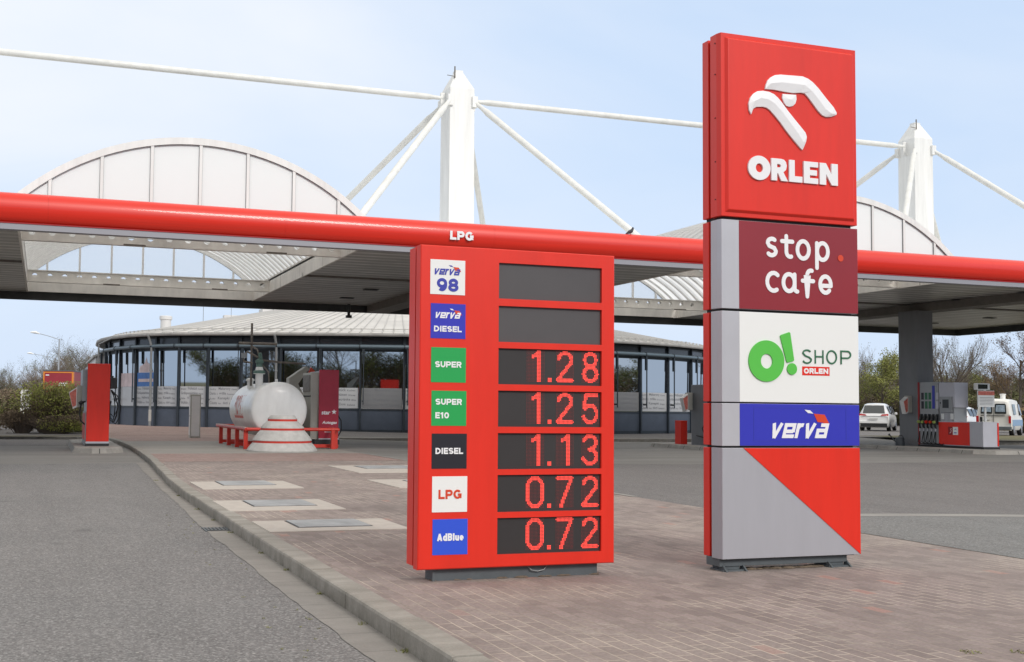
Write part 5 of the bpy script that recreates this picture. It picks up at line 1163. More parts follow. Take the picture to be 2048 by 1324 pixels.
B(mb, 'card_tower', t, bevel=.006)
B(MB().box(XF + .0, XF + .04, 30.98, 31.54, 1.10 + .15, 1.80, 'pump_grey').box(XF - .006, XF + .001, 31.12, 31.40, 1.40, 1.70, 'dark_slot').box(XF - .006, XF + .001, 31.48, 31.52, 1.55, 1.61, 'black_plastic').box(XF + .035, XF + .048, 31.38, 31.50, 1.0, 1.2, 'white_sign').box(XF + .035, XF + .048, 30.96, 31.08, 1.0, 1.2, 'white_sign'), 'keypad_panel', t)
mb = MB().box(XF + .0, XF + .66, 29.62, 31.60, .08, 1.05 - .12, 'pump_lightgrey'); B(mb, 'counter', t, bevel=.006)
B(MB().box(XF - .012, XF - .001, 30.20, 31.58, .11, .90, 'red').box(XF + .61, XF + .665, 29.606, 29.62, .11, .90, 'red').box(XF - .008, XF - .0005, 29.63, 30.18, .11, .90, 'silver_light'), 'side_panel', t)
mb = MB().box(XF - .016, XF - .012, 30.93, 31.14, .46, .74, 'red_dark').box(XF - .018, XF - .012, 30.70, 30.93, .46, .74, 'white_sign')
X = face(XF - .017, 0, 0, (-1, 0)); mb.stroke([(-31.07, .52), (-31.03, .54), (-31.0, .6), (-31.03, .66), (-30.99, .68)], .014, 0, .002, 'white_letter', X).stroke([(-30.85, .64), (-30.80, .67), (-30.77, .63)], .014, .001, .003, 'navy_letter', X); mb.box(XF - .02, XF - .018, 30.76, 30.88, .52, .55, 'navy_letter')
B(mb, 'sticker', t)
# notice + small display behind the tower
t = thing('price_notice', 'white notice board with a red heading and dark screen right of the pump tower', 'notice', (31.0, 30.4, 0))
B(MB().box(30.9, 31.62, 30.40, 30.45, 1.45, 2.02, 'white_sign').box(30.9, 31.62, 30.395, 30.40, 1.86, 2.0, 'faded_red'), 'notice_sheet', t)
mb = MB()
for k in range(6): mb.box(30.96, 31.54, 30.396, 30.4, 1.52 + k * .05, 1.532 + k * .05, 'film_text')
B(mb, 'writing', t)
B(MB().cbox(30.95, 31.55, 30.5, 30.66, 2.05, 2.28, 'white_sign', .02).box(31.0, 31.42, 30.49, 30.5, 2.08, 2.24, 'car_glass'), 'display_head', t)
B(MB().path([(31.3, 30.5, .93), (31.3, 30.5, 2.06)], .04, 'white_paint', 8), 'post', t)
def holder(x, y, z, label, rz=0):
    t = thing('wipe_dispenser', label, 'towel box', (x, y, z), rz, 'paper towel boxes on pumps and column')
    MB().box(-.20, -.02, -.10, .10, 0, .62, 'cabinet').build('box', t, bevel=.01)
    mb = MB(); mb.add([(-.20, -.10, .58), (-.20, .10, .58), (-.42, .10, .42), (-.42, -.10, .42), (-.20, -.10, 0), (-.20, .10, 0), (-.30, .10, -.05), (-.30, -.10, -.05)], [(0, 1, 2, 3), (4, 7, 6, 5), (0, 3, 7, 4), (1, 5, 6, 2), (3, 2, 6, 7)], 'white_board'); mb.build('cover', t)
    MB().add([(-.405, -.102, .40), (-.22, -.102, .53), (-.22, -.102, .05), (-.31, -.102, 0)], [(0, 3, 2, 1)], 'faded_red').build('sticker', t)
    return t
holder(30.32, 32.95, 1.22, 'white and red towel box on the left face of the grey column')
holder(21.7, 34.0, 1.22, 'white and red towel box on the pump between price board and pylon')
holder(1.12, 33.1, 1.12, 'white and red towel box on the left side of the far left pump')
# watering can
t = thing('watering_can', 'dark grey watering can at the foot of the grey column', 'watering can', (29.95, 33.1, .005))
MB().lathe([(.16, 0), (.165, .02), (.15, .26), (.12, .30), (.02, .31)], 'can_grey', 20).build('body', t, smooth=True)
MB().path([(-.10, 0, .08), (-.24, .06, .22), (-.36, .10, .38)], [.03, .022, .018], 'can_grey', 8).path([(-.35, .10, .37), (-.40, .11, .41)], [.02, .045], 'can_grey', 10).build('spout', t, smooth=True)
MB().path([(-.06, 0, .30), (-.02, 0, .38), (.10, 0, .37), (.20, 0, .24), (.155, 0, .10)], .014, 'can_grey', 8).build('handle', t, smooth=True)
# slimmer pump seen between the signs
t = thing('fuel_pump', 'grey pump body with a low red end panel, seen between price board and pylon', 'fuel pump', (22.3, 33, 0))
B(MB().box(21.75, 22.6, 33.1, 34.1, 0, 2.12, 'pump_grey').box(21.748, 21.75, 33.12, 34.08, .02, 2.1, 'column_grey'), 'body', t, bevel=.008)
B(MB().box(21.7, 22.4, 30.6, 33.05, .05, .92, 'pump_lightgrey'), 'counter', t, bevel=.006)
B(MB().box(21.3 + .35, 21.9, 34.6, 35.0, 0, .85, 'red'), 'red_panel', t)
B(MB().path([(21.68, 32.9, 1.2), (21.62, 32.9, 1.05), (21.64, 32.9, .95)], [.04, .05, .03], 'black_plastic', 8).path([(21.62, 32.9, 1.28), (21.66, 32.9, 1.22)], .04, 'white_letter', 8), 'nozzle', t, smooth=True)
B(MB().path([(21.64, 32.9, .95), (21.55, 33.1, .6), (21.6, 33.0, .3), (21.68, 32.6, .2), (21.7, 33.7, .34)], .02, 'black_rubber', 8), 'hose', t, smooth=True)
# far left pump: its narrow red end faces the road
t = thing('fuel_pump', 'far left pump showing a tall plain red end panel and tangled black hoses', 'fuel pump', (1.5, 33.5, .03))
x0, x1, y0 = 1.18, 1.80, 32.6
B(MB().cbox(x0, x1, y0, y0 + .05, .16, 2.36, 'red', .01), 'end_panel', t)
B(MB().box(x0 + .02, x1 - .02, y0 + .052, 35.4, .12, 2.30, 'pump_lightgrey').box(x0 - .12, x0 + .02, y0 + .3, 34.6, 1.3, 2.2, 'pump_grey').box(x0 - .03, x0 + .019, y0 + .1, 34.9, .05, 1.0, 'pump_grey').box(x0 - .035, x0 - .03, y0 + .15, 34.8, .2, .95, 'red'), 'body', t)
B(MB().box(x0 - .02, x1 + .01, y0 - .01, 35.45, .032, .105, 'black_plastic').box(x0 - .005, x1 + .005, y0 + .0, y0 + .05, .105, .158, 'pump_lightgrey'), 'plinth', t)
B(MB().box(x1 + .0, x1 + .22, y0 + .25, y0 + .6, 1.66, 1.98, 'black_plastic').box(x1 + .02, x1 + .12, y0 + .3, y0 + .5, 1.98, 2.03, 'black_plastic'), 'hose_reel', t, bevel=.03)
B(MB().path([(x0 - .02, y0 + .35, 1.30), (x0 - .12, y0 + .35, 1.27), (x0 - .20, y0 + .35, 1.22)], [.03, .05, .045], 'black_plastic', 8), 'nozzle', t, smooth=True)
B(MB().path([(x0 - .14, y0 + .35, 1.22), (x0 - .18, y0 + .3, .95), (x0 - .15, y0 + .25, .75), (x0 - .02, y0 + .2, .62)], .022, 'black_rubber', 8), 'hose', t, smooth=True)
random.seed(11)
for k in range(5):
    r1, r2 = random.uniform(.1, .3), random.uniform(.55, 1.15); yk = y0 + .2 + .12 * k
    pts_ = [(x1 + .06, yk, 1.62), (x1 + .06 + r1 * .6, yk, 1.45), (x1 + .05 + r1, yk, 1.15), (x1 + .04 + r1 * .9, yk, r2), (x1 + .05 + r1 * .5, yk, r2 - .18), (x1 + .03, yk, r2 - .05), (x1 + .02, yk, r2 + .3), (x1 + .06, yk, 1.3)]
    B(MB().path(pts_, .016, 'black_rubber', 6), 'hose', t, smooth=True)
t = thing('marker_post', 'thin black marker post on the grass verge in front of the van', 'post', (40.3, 39.5, .04))
MB().path([(0, 0, 0), (0, 0, .75), (0, 0, 1.0), (0, 0, 1.02)], [.045, .045, .06, .03], 'black_plastic', 8).build('shaft', t); MB().path([(0, 0, .6), (0, 0, .72)], .052, 'orange_letter', 8).build('reflector', t)
t = thing('white_box', 'small white electrical box beyond the left bush', 'cabinet', (-1.0, 72, 0))
MB().cbox(-.3, .35, 0, .5, 0, 2.0, 'white_board', .02).build('housing', t); MB().box(-.25, .30, -.01, 0, .15, 1.85, 'white_paint').box(.2, .26, -.02, -.01, .9, 1.1, 'black_plastic').build('door', t)

# ------------------------------------------------------------------ vehicles
def car(name, label, cat, x, y, rz, body, st, group=None, glass='car_glass', z=0, W=.90, bumper=None):
    """rear at local y=0, nose at +y. st = stations (y, z_bottom, z_belt, z_roof, halfwidth_body, halfwidth_roof)"""
    t = thing(name, label, cat, (x, y, z), rz, group); mb = MB(); vs = []
    NS = 13
    for (yy, zb, zl, zr, wb, wr) in st:
        prof_ = [(wb * .90, zb), (wb * .985, zb + .12), (wb, zb + (zl - zb) * .5), (wb * .975, zl), (wr + (wb * .97 - wr) * .35, zl + (zr - zl) * .55), (wr, zr - .07 if zr - zl > .15 else zr - .02), (wr * .72, zr)]
        row = prof_ + [(0, zr + .015)] + [(-a, c) for a, c in prof_[::-1]]
        vs += [(a, yy, c) for a, c in row]
    n_ = 15; fs = []
    for j in range(len(st) - 1):
        for i in range(n_ - 1): q = j * n_ + i; fs.append((q, q + n_, q + n_ + 1, q + 1))
        fs.append((j * n_ + n_ - 1, (j + 1) * n_ + n_ - 1, (j + 1) * n_, j * n_))
    fs += [tuple(range(n_)), tuple(reversed(range((len(st) - 1) * n_, len(st) * n_)))]
    mb.add(vs, fs, body); bo = mb.build('body', t, smooth=True)
    return t, st
def wheels(t, pts, r_=.31):
    for (x_, y_) in pts:
        X = Matrix.Translation((x_, y_, r_)) @ Matrix.Rotation(R(90), 4, 'Y'); s_ = 1 if x_ > 0 else -1
        w = MB().lathe([(r_ - .10, -.10), (r_ - .02, -.11), (r_, -.06), (r_, .06), (r_ - .02, .11), (r_ - .10, .10)], 'tyre', 28, X).build('wheel', t, smooth=True)
        MB().lathe([(.02, .0), (r_ - .14, .02), (r_ - .09, .10), (r_ - .10, .105)], 'rim', 20, Matrix.Translation((x_ + s_ * .005, y_, r_)) @ Matrix.Rotation(R(90 * s_), 4, 'Y')).build('rim', w, smooth=True)
def quadpart(t, name, pts, m, th=.008, nrm=None):
    """slightly thick panel from 3D corner points, offset along its normal"""
    p = [Vector(q) for q in pts]; nn = (p[1] - p[0]).cross(p[2] - p[0]).normalized() * th; n_ = len(p)
    MB().add([q - nn * .5 for q in p] + [q + nn for q in p], [tuple(reversed(range(n_))), tuple(range(n_, 2 * n_))] + [(i, (i + 1) % n_, n_ + (i + 1) % n_, n_ + i) for i in range(n_)], m).build(name, t)
MPV = [(0.0, .42, .85, .88, .80, .78), (-.04, .30, .86, .90, .86, .80), (.05, .24, .98, 1.05, .90, .74), (.30, .22, 1.02, 1.60, .91, .60), (.55, .22, 1.02, 1.66, .91, .62), (1.6, .22, 1.0, 1.68, .91, .63), (2.5, .22, .98, 1.62, .91, .60), (3.2, .22, .96, 1.18, .90, .66), (3.4, .22, .92, 1.04, .90, .72), (4.1, .25, .80, .88, .86, .74), (4.35, .35, .6, .68, .76, .66)]
def mpv(label, x, y, rz, body, s=1.0, z=0, group='cars parked beyond the forecourt', cat='car'):
    st_ = [(a, b_, c * s, d * s, e, f) for a, b_, c, d, e, f in MPV]
    t, _ = car('parked_car', label, cat, x, y, rz, body, st_, group, z=z)
    S = s
    quadpart(t, 'rear_window', [(-.66, .055, 1.07 * S), (.66, .055, 1.07 * S), (.57, .285, 1.54 * S), (-.57, .285, 1.54 * S)], 'car_glass', .02)
    for sx_ in (1, -1):
        w1_, w2_ = .885, .70
        pts = [(w1_, .62, 1.04 * S), (w1_, 3.05, 1.02 * S), (w2_ + .05, 2.55, 1.45 * S), (w2_, .66, 1.50 * S)]
        quadpart(t, 'side_window', [(sx_ * a, b_, c) for a, b_, c in (pts if sx_ > 0 else pts[::-1])], 'car_glass', .03)
        for yy in (1.35, 2.15): quadpart(t, 'pillar', [(sx_ * a, b_, c) for a, b_, c in ([(w1_ + .02, yy, 1.0 * S), (w1_ + .02, yy + .09, 1.0 * S), (w2_ + .045, yy + .09, 1.52 * S), (w2_ + .045, yy, 1.52 * S)][::sx_])], 'black_plastic', .03)
        quadpart(t, 'tail_light', [(sx_ * a, b_, c) for a, b_, c in ([(.42, -.03, .92 * S), (.86, .02, .90 * S), (.88, .08, 1.03 * S), (.50, .0, 1.0 * S)][::sx_])], 'tail_red', .03)
        MB().cbox(sx_ * .98 - .08, sx_ * .98 + .08, 2.72, 2.80, 1.0 * S, 1.14 * S, body, .02).build('mirror', t)
        quadpart(t, 'headlight', [(sx_ * a, b_, c) for a, b_, c in ([(.5, 4.2, .62), (.5, 4.12, .78), (.82, 3.95, .78), (.82, 4.1, .62)][::sx_])], 'plate', .03)
    MB().cbox(-.80, .80, -.09, .10, .26, .50, 'black_plastic' if body != 'car_grey' else 'car_grey', .03).box(-.84, .84, -.075, .05, .50, .62, body).build('bumper', t)
    MB().box(-.26, .26, -.085, -.04, .72, .83, 'plate').build('number_plate', t)
    wheels(t, [(-.80, .75), (.80, .75), (-.80, 3.4), (.80, 3.4)])
    return t
mpv('white people carrier parked with its tail lights towards us, right of the pylon', 50.6, 58.2, R(-49), 'car_white', 1.06)
mpv('dark grey estate car half hidden by the grey column', 51.8, 55.8, R(-49), 'car_grey', .98)
mpv('white hatchback behind the red counter of the right pump', 55.6, 56.8, R(-60), 'car_white', .98)
mpv('white car mostly hidden behind the pylon edge', 48.0, 60.2, R(-49), 'car_white', .96)
# van
VAN = [(0.0, .45, 1.05, 1.10, .80, .76), (-.03, .36, 1.06, 1.20, .84, .74), (.03, .33, 1.08, 1.86, .86, .70), (.14, .30, 1.10, 1.96, .87, .72), (.6, .30, 1.10, 2.0, .87, .74), (3.0, .30, 1.08, 1.99, .87, .74), (3.6, .30, 1.05, 1.90, .87, .70), (4.2, .32, 1.0, 1.25, .86, .72), (4.6, .34, .9, 1.02, .84, .72), (4.8, .4, .75, .85, .78, .68)]
t, _ = car('delivery_van', 'cream delivery van with a blue side stripe and curtained rear windows', 'van', 48.55, 46.75, R(-54), 'van_cream', VAN, z=0)
for sx_ in (-1, 1):
    X = Matrix.Identity(4); x0, x1 = (.05, .62) if sx_ > 0 else (-.62, -.05)
    quadpart(t, 'rear_window', [(x0, -.038, 1.24), (x0 + .02, -.042, 1.20), (x1 - .02, -.042, 1.20), (x1, -.038, 1.24), (x1 - .02, .0, 1.68), (x1 - .06, .006, 1.74), (x0 + .06, .006, 1.74), (x0 + .02, .0, 1.68)], 'car_glass', .02)
    quadpart(t, 'curtain', [(x0 + .06, -.060, 1.30), (x1 - .06, -.060, 1.30), (x1 - .08, -.028, 1.66), (x0 + .08, -.028, 1.66)], 'van_curtain', .01)
    quadpart(t, 'tail_light', [(sx_ * a, b_, c) for a, b_, c in ([(.72, -.04, .70), (.84, -.03, .70), (.84, -.03, 1.08), (.72, -.04, 1.08)][::sx_])], 'tail_red', .03)
    MB().box(sx_ * .875 - .006, sx_ * .875 + .006, .3, 4.2, .55, .88, 'van_blue').build('stripe', t)
    quadpart(t, 'side_window', [(sx_ * a, b_, c) for a, b_, c in ([(.85, 3.0, 1.12), (.85, 3.9, 1.12), (.76, 3.55, 1.72), (.76, 3.0, 1.75)][::sx_])], 'car_glass', .03)
    quadpart(t, 'side_window', [(sx_ * a, b_, c) for a, b_, c in ([(.862, .8, 1.16), (.862, 1.6, 1.16), (.79, 1.6, 1.72), (.79, .8, 1.72)][::sx_])], 'van_curtain', .03)
    MB().cbox(sx_ * 1.0 - .09, sx_ * 1.0 + .09, 3.75, 3.85, 1.15, 1.40, 'black_plastic', .02).build('mirror', t)
MB().cbox(-.86, .86, -.10, .10, .34, .52, 'base_grey', .03).build('bumper', t); MB().box(-.62, -.14, -.045, -.02, .86, .97, 'plate').box(-.62, .55, -.045, -.03, 1.08, 1.11, 'black_plastic').build('number_plate', t)
MB().box(-.006, .006, -.035, .02, .5, 1.9, 'groove').build('door_gap', t)
mb = MB().lathe([(.13, 0), (.13, .25), (.16, .27), (.16, .31), (.02, .32)], 'white_paint', 16, Matrix.Translation((.25, 1.6, 1.98))); mb.build('roof_vent', t, smooth=True)
wheels(t, [(-.76, .85), (.76, .85), (-.76, 3.9), (.76, 3.9)], .33)
# truck trailer far left
t = thing('truck_trailer', 'dark red box trailer with orange edges beyond the left bush', 'trailer', (.0, 105, 0), R(-14))
MB().box(0, 2.6, 0, 13, 1.05, 4.05, 'truck_red').build('box', t); mb = MB()
for a in ((-.02, .10, -.03, 0, 1.1, 4.0), (2.5, 2.62, -.03, 0, 1.1, 4.0), (.10, 2.5, -.03, 0, 3.90, 4.0), (.1, 2.5, -.03, 0, 1.1, 1.22)): mb.box(*a, 'truck_orange')
mb.box(2.6, 2.63, .02, .35, 1.1, 4.0, 'truck_orange').build('edge_trim', t); MB().box(-.03, 2.63, -.04, 13.03, 4.05, 4.14, 'base_grey').build('roof', t)
MB().box(1.3, 2.1, -.035, -.005, 2.75, 2.85, 'white_letter').box(1.35, 2.15, -.035, -.005, 2.92, 3.02, 'white_letter').box(.2, .5, -.035, -.005, 3.65, 3.74, 'white_letter').build('lettering', t)
MB().box(.2, 2.4, .1, 12, .8, 1.05, 'black_plastic').build('chassis', t)
for y_ in (9, 10.3, 11.6):
    for x_ in (.3, 2.3): MB().lathe([(.3, -.15), (.5, -.15), (.5, .15), (.3, .15)], 'tyre', 20, Matrix.Translation((x_, y_, .5)) @ Matrix.Rotation(R(90), 4, 'Y')).build('wheel', t)
mpv('white vehicle cut off by the left edge of the picture', -4.6, 62.5, R(62), 'car_white', 1.05, z=.1)
# street lamps
def lamp(x, y, h, label, arm=1.9):
    t = thing('street_lamp', label, 'street lamp', (x, y, 0), 0, 'street lamps beyond the left hedge')
    MB().path([(0, 0, 0), (0, 0, h)], [.10, .065], 'lamp_grey', 8).build('pole', t, smooth=True)
    MB().path([(0, 0, h - .05), (-arm * .55, 0, h + .28), (-arm, 0, h + .48)], .035, 'lamp_grey', 6).build('arm', t)
    MB().path([(-arm + .1, 0, h + .46), (-arm - .3, 0, h + .58), (-arm - .75, 0, h + .58)], [.05, .13, .06], 'white_paint', 8).build('lamp_head', t, smooth=True)
lamp(1.35, 112, 7.35, 'tallest grey street lamp with its arm to the left, nearest of the left lamps')
lamp(1.45, 160, 7.35, 'second street lamp with a long thin arm, just left of the tallest one', 2.9)
lamp(.6, 240, 7.35, 'small distant street lamp above the red trailer')

# ------------------------------------------------------------------ vegetation
def tree_mesh(seed, h, spread, twigm, budm=None, nbud=0, levels=5, trunk_r=None, lean=.0, upright=.5, budsize=.05, first=.25, multi=1):
    rnd = random.Random(seed); tr = MB(); cr = MB(); tips = []
    def limb(p, d, L_, r_, lev):
        nseg = 4 if lev < 2 else 3; pts_ = [p.copy()]; rr = [r_]; q = p.copy(); dd = d.copy()
        for i in range(nseg):
            dd = (dd + Vector((rnd.uniform(-1, 1), rnd.uniform(-1, 1), rnd.uniform(-.3, .8) * upright)) * (.16 + .05 * lev)).normalized()
            q = q + dd * L_ / nseg; pts_.append(q.copy()); rr.append(r_ * (1 - .55 * (i + 1) / nseg))
        (tr if lev == 0 else cr).path(pts_, rr, 'bark' if lev < 2 else twigm, 6 if lev < 2 else 3, cap=False)
        if lev >= levels: tips.append(q); return
        nb = [8, 6, 5, 5, 4][lev] if lev < 5 else 3
        for k in range(nb):
            f_ = first + (1 - first) * (k + rnd.random() * .6) / nb if lev == 0 else .2 + .8 * (k + rnd.random()) / nb
            f_ = min(f_, 1); idx = f_ * nseg; i0 = min(int(idx), nseg - 1); bp_ = pts_[i0].lerp(pts_[i0 + 1], idx - i0)
            a_ = rnd.uniform(0, 6.283); out_ = Vector((math.cos(a_), math.sin(a_), 0)); ang = rnd.uniform(.45, .95) * (1.15 if lev == 0 else 1)
            nd = (dd * math.cos(ang) + out_ * math.sin(ang) * spread + Vector((0, 0, upright * .35))).normalized()
            limb(bp_, nd, L_ * rnd.uniform(.46, .68) * (1 if lev else (1.05 - .4 * f_)), max(rr[i0] * .55, .006), lev + 1)
        if lev > 0: tips.append(q)
    for mlt in range(multi):
        d0 = Vector((rnd.uniform(-1, 1) * (lean + .35 * (multi > 1)), rnd.uniform(-1, 1) * (lean + .35 * (multi > 1)), 1)).normalized()
        limb(Vector((rnd.uniform(-.3, .3) * (multi > 1), rnd.uniform(-.3, .3) * (multi > 1), -.1)), d0, h * .62, trunk_r or h * .016, 0)
    if budm and tips:
        vs = []; fs = []
        for k in range(nbud):
            c = rnd.choice(tips) + Vector((rnd.gauss(0, .16), rnd.gauss(0, .16), rnd.gauss(0, .16))); s_ = budsize * rnd.uniform(.5, 1.3)
            a_ = Vector((rnd.uniform(-1, 1), rnd.uniform(-1, 1), rnd.uniform(-1, 1))).normalized(); b2 = a_.orthogonal().normalized() * s_; a_ = a_ * s_
            vs += [c - a_, c + b2, c + a_, c - b2]; fs.append((4 * k, 4 * k + 1, 4 * k + 2, 4 * k + 3))
        cr.add(vs, fs, budm)
    return tr, cr
PROTO = []
def proto(name, label, group, **k):
    tr, cr = tree_mesh(**k); t = thing(name, label, 'tree', (0, 0, 0), 0, group); tr.build('trunk', t); cr.build('crown', t); PROTO.append(t); return t
used = set()
def place(p, x, y, s=1, rz=0, label=None, z=0, sz=None):
    t = p if p.name not in used else copy_tree(p); used.add(p.name)
    t.location = (x, y, z); t.rotation_euler = (0, 0, rz); t.scale = (s, s, sz or s)
    if label: t['label'] = label
    return t
GR = 'bare and budding trees beyond the parking'; GL_ = 'bare grey trees on the far left'
pA = proto('bare_tree', 'x', GR, seed=1, h=8, spread=.9, twigm='twig', budm='bud_dim', nbud=1500, levels=4, upright=.6, budsize=.045)
pB = proto('budding_tree', 'x', GR, seed=2, h=7, spread=1.1, twigm='twig', budm='bud_green', nbud=7000, levels=4, upright=.35, budsize=.055, first=.15)
pC = proto('bare_tree', 'x', GR, seed=3, h=8, spread=.55, twigm='twig_grey', levels=4, upright=1.0, first=.1, multi=2, budm='bud_dim', nbud=1200, budsize=.04)
pD = proto('bare_tree', 'x', GR, seed=4, h=8, spread=.9, twigm='twig_reddish', budm='hedge_rust', nbud=2600, levels=4, upright=.5, budsize=.045)
pE = proto('bare_tree', 'x', GL_, seed=6, h=7, spread=.8, twigm='twig_grey', levels=4, upright=.9, first=.08, multi=2)
random.seed(21)
def on_ray(ratio, Y): return ratio * Y, Y
right = [  # (X/Y ratio, Y, prototype, scale, label)
    (.885, 78, pB, 1.02, 'budding green tree with a clear trunk behind the white people carrier'),
    (.865, 84, pC, .95, 'slender bare tree just right of the pylon'),
    (.912, 88, pC, 1.0, 'upright bare tree rising left of the grey column'),
    (.967, 76, pC, 1.12, 'broad bare tree with fanned branches right of the grey column'),
    (.985, 84, pA, .95, 'bare tree behind the fanned tree right of the column'),
    (1.02, 88, pA, .85, 'low bare tree in the dip of the tree line above the van'),
    (1.05, 82, pD, .90, 'reddish bare tree above the van roof'),
    (1.075, 72, pD, 1.18, 'tall reddish-twigged tree at the right edge of the picture'),
    (1.11, 76, pD, 1.1, 'reddish tree cut by the right picture edge')]
for ra, Y, p, s_, lb in right: x, y = on_ray(ra, Y); place(p, x, y, s_, random.uniform(0, 6), lb)
k = 0
for row, (Y, n_, s0) in enumerate(((92, 13, .80), (100, 14, .85), (110, 12, .9))):
    for i in range(n_):
        ra = .835 + (1.13 - .835) * (i + random.uniform(-.2, .2)) / (n_ - 1); x, y = on_ray(ra, Y + random.uniform(-3, 3))
        p = random.choice([pA, pB, pC, pD, pB]); look = {pA: 'spreading bare', pB: 'green budding', pC: 'upright grey bare', pD: 'reddish bare'}[p]
        side = 'left of the grey column' if ra < .93 else 'just right of the grey column' if ra < 1.0 else 'above the cream van' if ra < 1.07 else 'at the right picture edge'
        t_ = place(p, x, y, s0 * random.uniform(.8, 1.1), random.uniform(0, 6), look + ' tree in the ' + ('front', 'middle', 'back')[row] + ' of the belt, ' + side)
        t_['group'] = 'dense tree belt behind the parking'
# trees seen past the shop roof, left of the pylon
for ra, Y, s_, lb in ((.735, 96, 1.15, 'bare treetop just above the shop roof, left of the pylon'), (.705, 104, 1.1, 'bare treetop over the shop roof, farther left of the pylon')):
    x, y = on_ray(ra, Y); place(pC, x, y, s_, 1.0, lb)
for i in range(26):      # far left belt
    ra = -.05 + .125 * (i + random.uniform(-.4, .4)) / 25; Y = random.choice([116, 124, 134, 146]); x, y = on_ray(ra, Y); s_ = .62 + .38 * ss(-.03, .03, ra) * random.uniform(.85, 1.1)
    p = random.choice([pE, pE, pC, pA]); t_ = place(p, x, y, s_ * Y / 124, random.uniform(0, 6), {pE: 'many-stemmed grey', pC: 'twin-stemmed brownish', pA: 'spreading budding'}[p] + ' tree of the far belt ' + ('left of the red trailer' if ra < 0 else 'right above the red trailer' if ra < .03 else 'between trailer and shop')); t_['group'] = 'bare tree belt on the far left'
place(pE, -5.0, 100, 1.1, 1.2, 'bare tree at the extreme left picture edge')
# trees standing across the road behind the camera (seen mirrored in the shop glass)
for i, (x, y, p, s_) in enumerate(((-46, 2, pB, 1.5), (-38, -8, pC, 1.5), (-30, -20, pB, 1.5), (-22, -24, pA, 1.5), (-15, -27, pD, 1.5), (-8, -24, pB, 1.5), (7, -26, pB, 1.5), (17, -26, pC, 1.5), (28, -28, pB, 1.5), (40, -24, pC, 1.5), (2, -30, pC, 1.3), (12, -26, pA, 1.5), (22, -30, pA, 1.35), (34, -24, pC, 1.3), (46, -28, pA, 1.4), (58, -22, pB, 1.4), (72, -20, pB, 1.4), (82, -12, pC, 1.4), (78, -4, pB, 1.5), (88, 4, pA, 1.5), (92, 14, pB, 1.5), (66, -14, pA, 1.5), (94, 24, pC, 1.4), (-34, -10, pA, 1.2), (-46, 14, pB, 1.3), (-40, 30, pA, 1.2))):
    t_ = place(p, x, y, s_, i * 1.3, 'tree across the road behind the viewer, mirrored in the shop windows'); t_['group'] = 'trees behind the viewer'
# bushes
def bush_mesh(seed, rx, ry, h, leafm, n, size, stem='twig', stems=60, second=None, flat=.0):
    rnd = random.Random(seed); st_ = MB(); lf = MB()
    lobes = [(rnd.uniform(-.55, .55) * rx, rnd.uniform(-.55, .55) * ry, rnd.uniform(.45, .72) * h, rnd.uniform(.35, .6)) for _ in range(9)]
    for k in range(stems):
        a_ = rnd.uniform(0, 6.28); e = Vector((math.cos(a_) * rx * rnd.uniform(.2, .95), math.sin(a_) * ry * rnd.uniform(.2, .95), h * rnd.uniform(.4, 1.0))); b0 = Vector((e.x * .25, e.y * .25, -.05)); m_ = b0.lerp(e, .5) + Vector((rnd.uniform(-.1, .1), rnd.uniform(-.1, .1), .1))
        st_.path([b0, m_, e], [.018, .012, .005], stem, 3, cap=False)
    vs = []; fs = []; vs2 = []; fs2 = []
    for k in range(n):
        lb = rnd.choice(lobes); v_ = Vector((rnd.gauss(0, 1), rnd.gauss(0, 1), rnd.gauss(0, 1))).normalized() * (rnd.random() ** .4)
        c = Vector((lb[0] + v_.x * lb[3] * rx, lb[1] + v_.y * lb[3] * ry, lb[2] + v_.z * h * .42))
        if c.z < .03 or c.z > h * 1.05: c.z = rnd.uniform(.05, h * .6)
        s_ = size * rnd.uniform(.5, 1.3); a_ = Vector((rnd.uniform(-1, 1), rnd.uniform(-1, 1), rnd.uniform(-1, 1))).normalized(); b2 = a_.orthogonal().normalized() * s_ * .6; a_ = a_ * s_
        T_ = (vs2, fs2) if second and (v_.z + rnd.uniform(-.6, .6) < -.15 or rnd.random() < .12) else (vs, fs)
        q = len(T_[0]); T_[0].extend([c - a_, c + b2, c + a_, c - b2]); T_[1].append((q, q + 1, q + 2, q + 3))
    lf.add(vs, fs, leafm)
    if vs2: lf.add(vs2, fs2, second)
    return st_, lf
def bush(name, label, x, y, z, grp=None, **k):
    s_, l_ = bush_mesh(**k); t = thing(name, label, 'bush', (x, y, z), 0, grp); s_.build('stems', t); l_.build('foliage', t); return t
bush('leafy_bush', 'big rounded bush with yellow-green leaves, left of the far left pump', .35, 46.6, 0, seed=5, rx=1.55, ry=1.1, h=2.0, leafm='bush_green', n=15000, size=.04, second='bush_brown', stems=160)
bush('leafy_bush', 'low purplish-brown bush at the foot of the big green bush', -.75, 46.0, 0, seed=6, rx=.9, ry=.7, h=.95, leafm='bush_brown', n=5000, size=.04, stems=90)
bush('leafy_bush', 'small greenish bush right behind the far left pump', 1.5, 47.3, 0, seed=7, rx=.7, ry=.6, h=1.0, leafm='bush_green', n=3000, size=.035, second='bush_brown', stems=50)
bush('leafy_bush', 'twiggy brown undergrowth along the kerb before the big green bush', .5, 45.6, 0, seed=15, rx=1.5, ry=.5, h=.75, leafm='bush_brown', n=6000, size=.035, stems=160, second='bush_green')
hb = bush('leafy_bush', 'low yellow-brown hedge clump at the left picture edge', -2.4, 49, 0, seed=8, rx=1.6, ry=1.0, h=1.2, leafm='bush_green', n=8000, size=.04, second='hedge_rust', stems=80)
hr = bush('leafy_bush', 'rust-brown hedge to the right of the cream van', 59.5, 54.5, 0, seed=9, rx=3.6, ry=1.3, h=1.6, leafm='hedge_rust', n=12000, size=.06, stems=120)
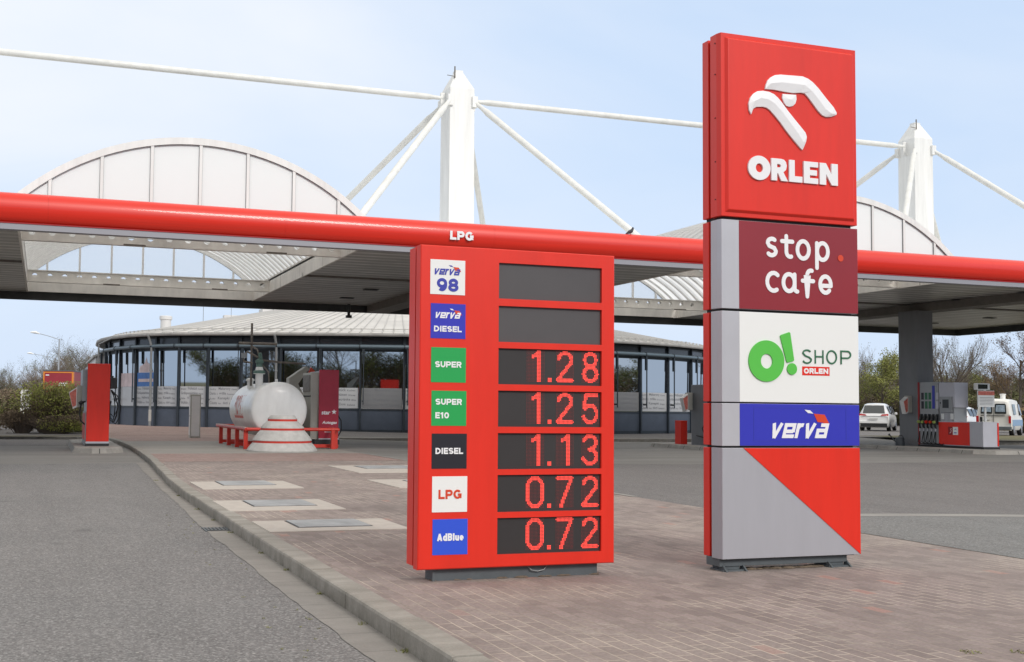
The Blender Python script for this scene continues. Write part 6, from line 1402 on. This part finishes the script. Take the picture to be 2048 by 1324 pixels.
sp = bush('leafy_bush', 'shrub', 60, 74, 0, 'shrubs below the tree belt', seed=10, rx=2.6, ry=1.6, h=3.4, leafm='bud_dim', n=9000, size=.07, second='bush_brown', stems=260)
sp2 = bush('leafy_bush', 'shrub', 60, 74, 0, 'shrubs below the tree belt', seed=12, rx=2.4, ry=1.5, h=2.6, leafm='bush_brown', n=6000, size=.07, second='bud_dim', stems=260)
random.seed(33)
f1 = f2 = True
for i in range(34):
    ra = .84 + .30 * (i % 17 + random.uniform(-.3, .3)) / 16; Y = 82 + (i // 17) * 9 + random.uniform(-2, 2); src = sp if i % 3 else sp2
    if (src is sp and f1) or (src is sp2 and f2):
        t_ = src
        if src is sp: f1 = False
        else: f2 = False
    else: t_ = copy_tree(src)
    t_.location = (ra * Y, Y, -.1); t_.scale = (1.2, 1.2, random.uniform(.8, 1.25)); t_.rotation_euler = (0, 0, random.uniform(0, 6)); t_['label'] = ('budding' if src is sp else 'brown') + ' shrub in the ' + ('front' if i < 17 else 'rear') + ' thicket ' + ('behind the white people carrier' if ra < .92 else 'behind the right pump' if ra < 1.0 else 'behind the cream van')
for i in range(12):
    t_ = copy_tree(sp2); ra = -.065 + .13 * i / 11; Y = 104 + random.uniform(-3, 3); t_.location = (ra * Y, Y, -.1); t_.scale = (1.2, 1.2, .95); t_['label'] = 'brownish shrub of the far left thicket ' + ('at the picture edge' if i < 4 else 'between picture edge and red trailer' if i < 7 else 'in front of the red trailer' if i < 9 else 'right of the red trailer'); t_['group'] = 'shrubs below the left tree belt'
for i in range(26):
    t_ = copy_tree(sp); a_ = R(205 + 5.6 * i); t_.location = (18 + 66 * math.cos(a_) + random.uniform(-1.5, 1.5), 38 + 66 * math.sin(a_) + random.uniform(-3, 3), -.2); t_.scale = (1.9, 1.4, random.uniform(1.1, 1.7)); t_.rotation_euler = (0, 0, random.uniform(-.3, .3))
    t_['label'] = 'dense hedge shrub across the road behind the viewer, mirrored in shop glass'; t_['group'] = 'hedge behind the viewer'
# no leftover prototype may keep a placeholder label
for p in PROTO:
    if p.name not in used: 
        for c in list(p.children): bpy.data.objects.remove(c)
        bpy.data.objects.remove(p)
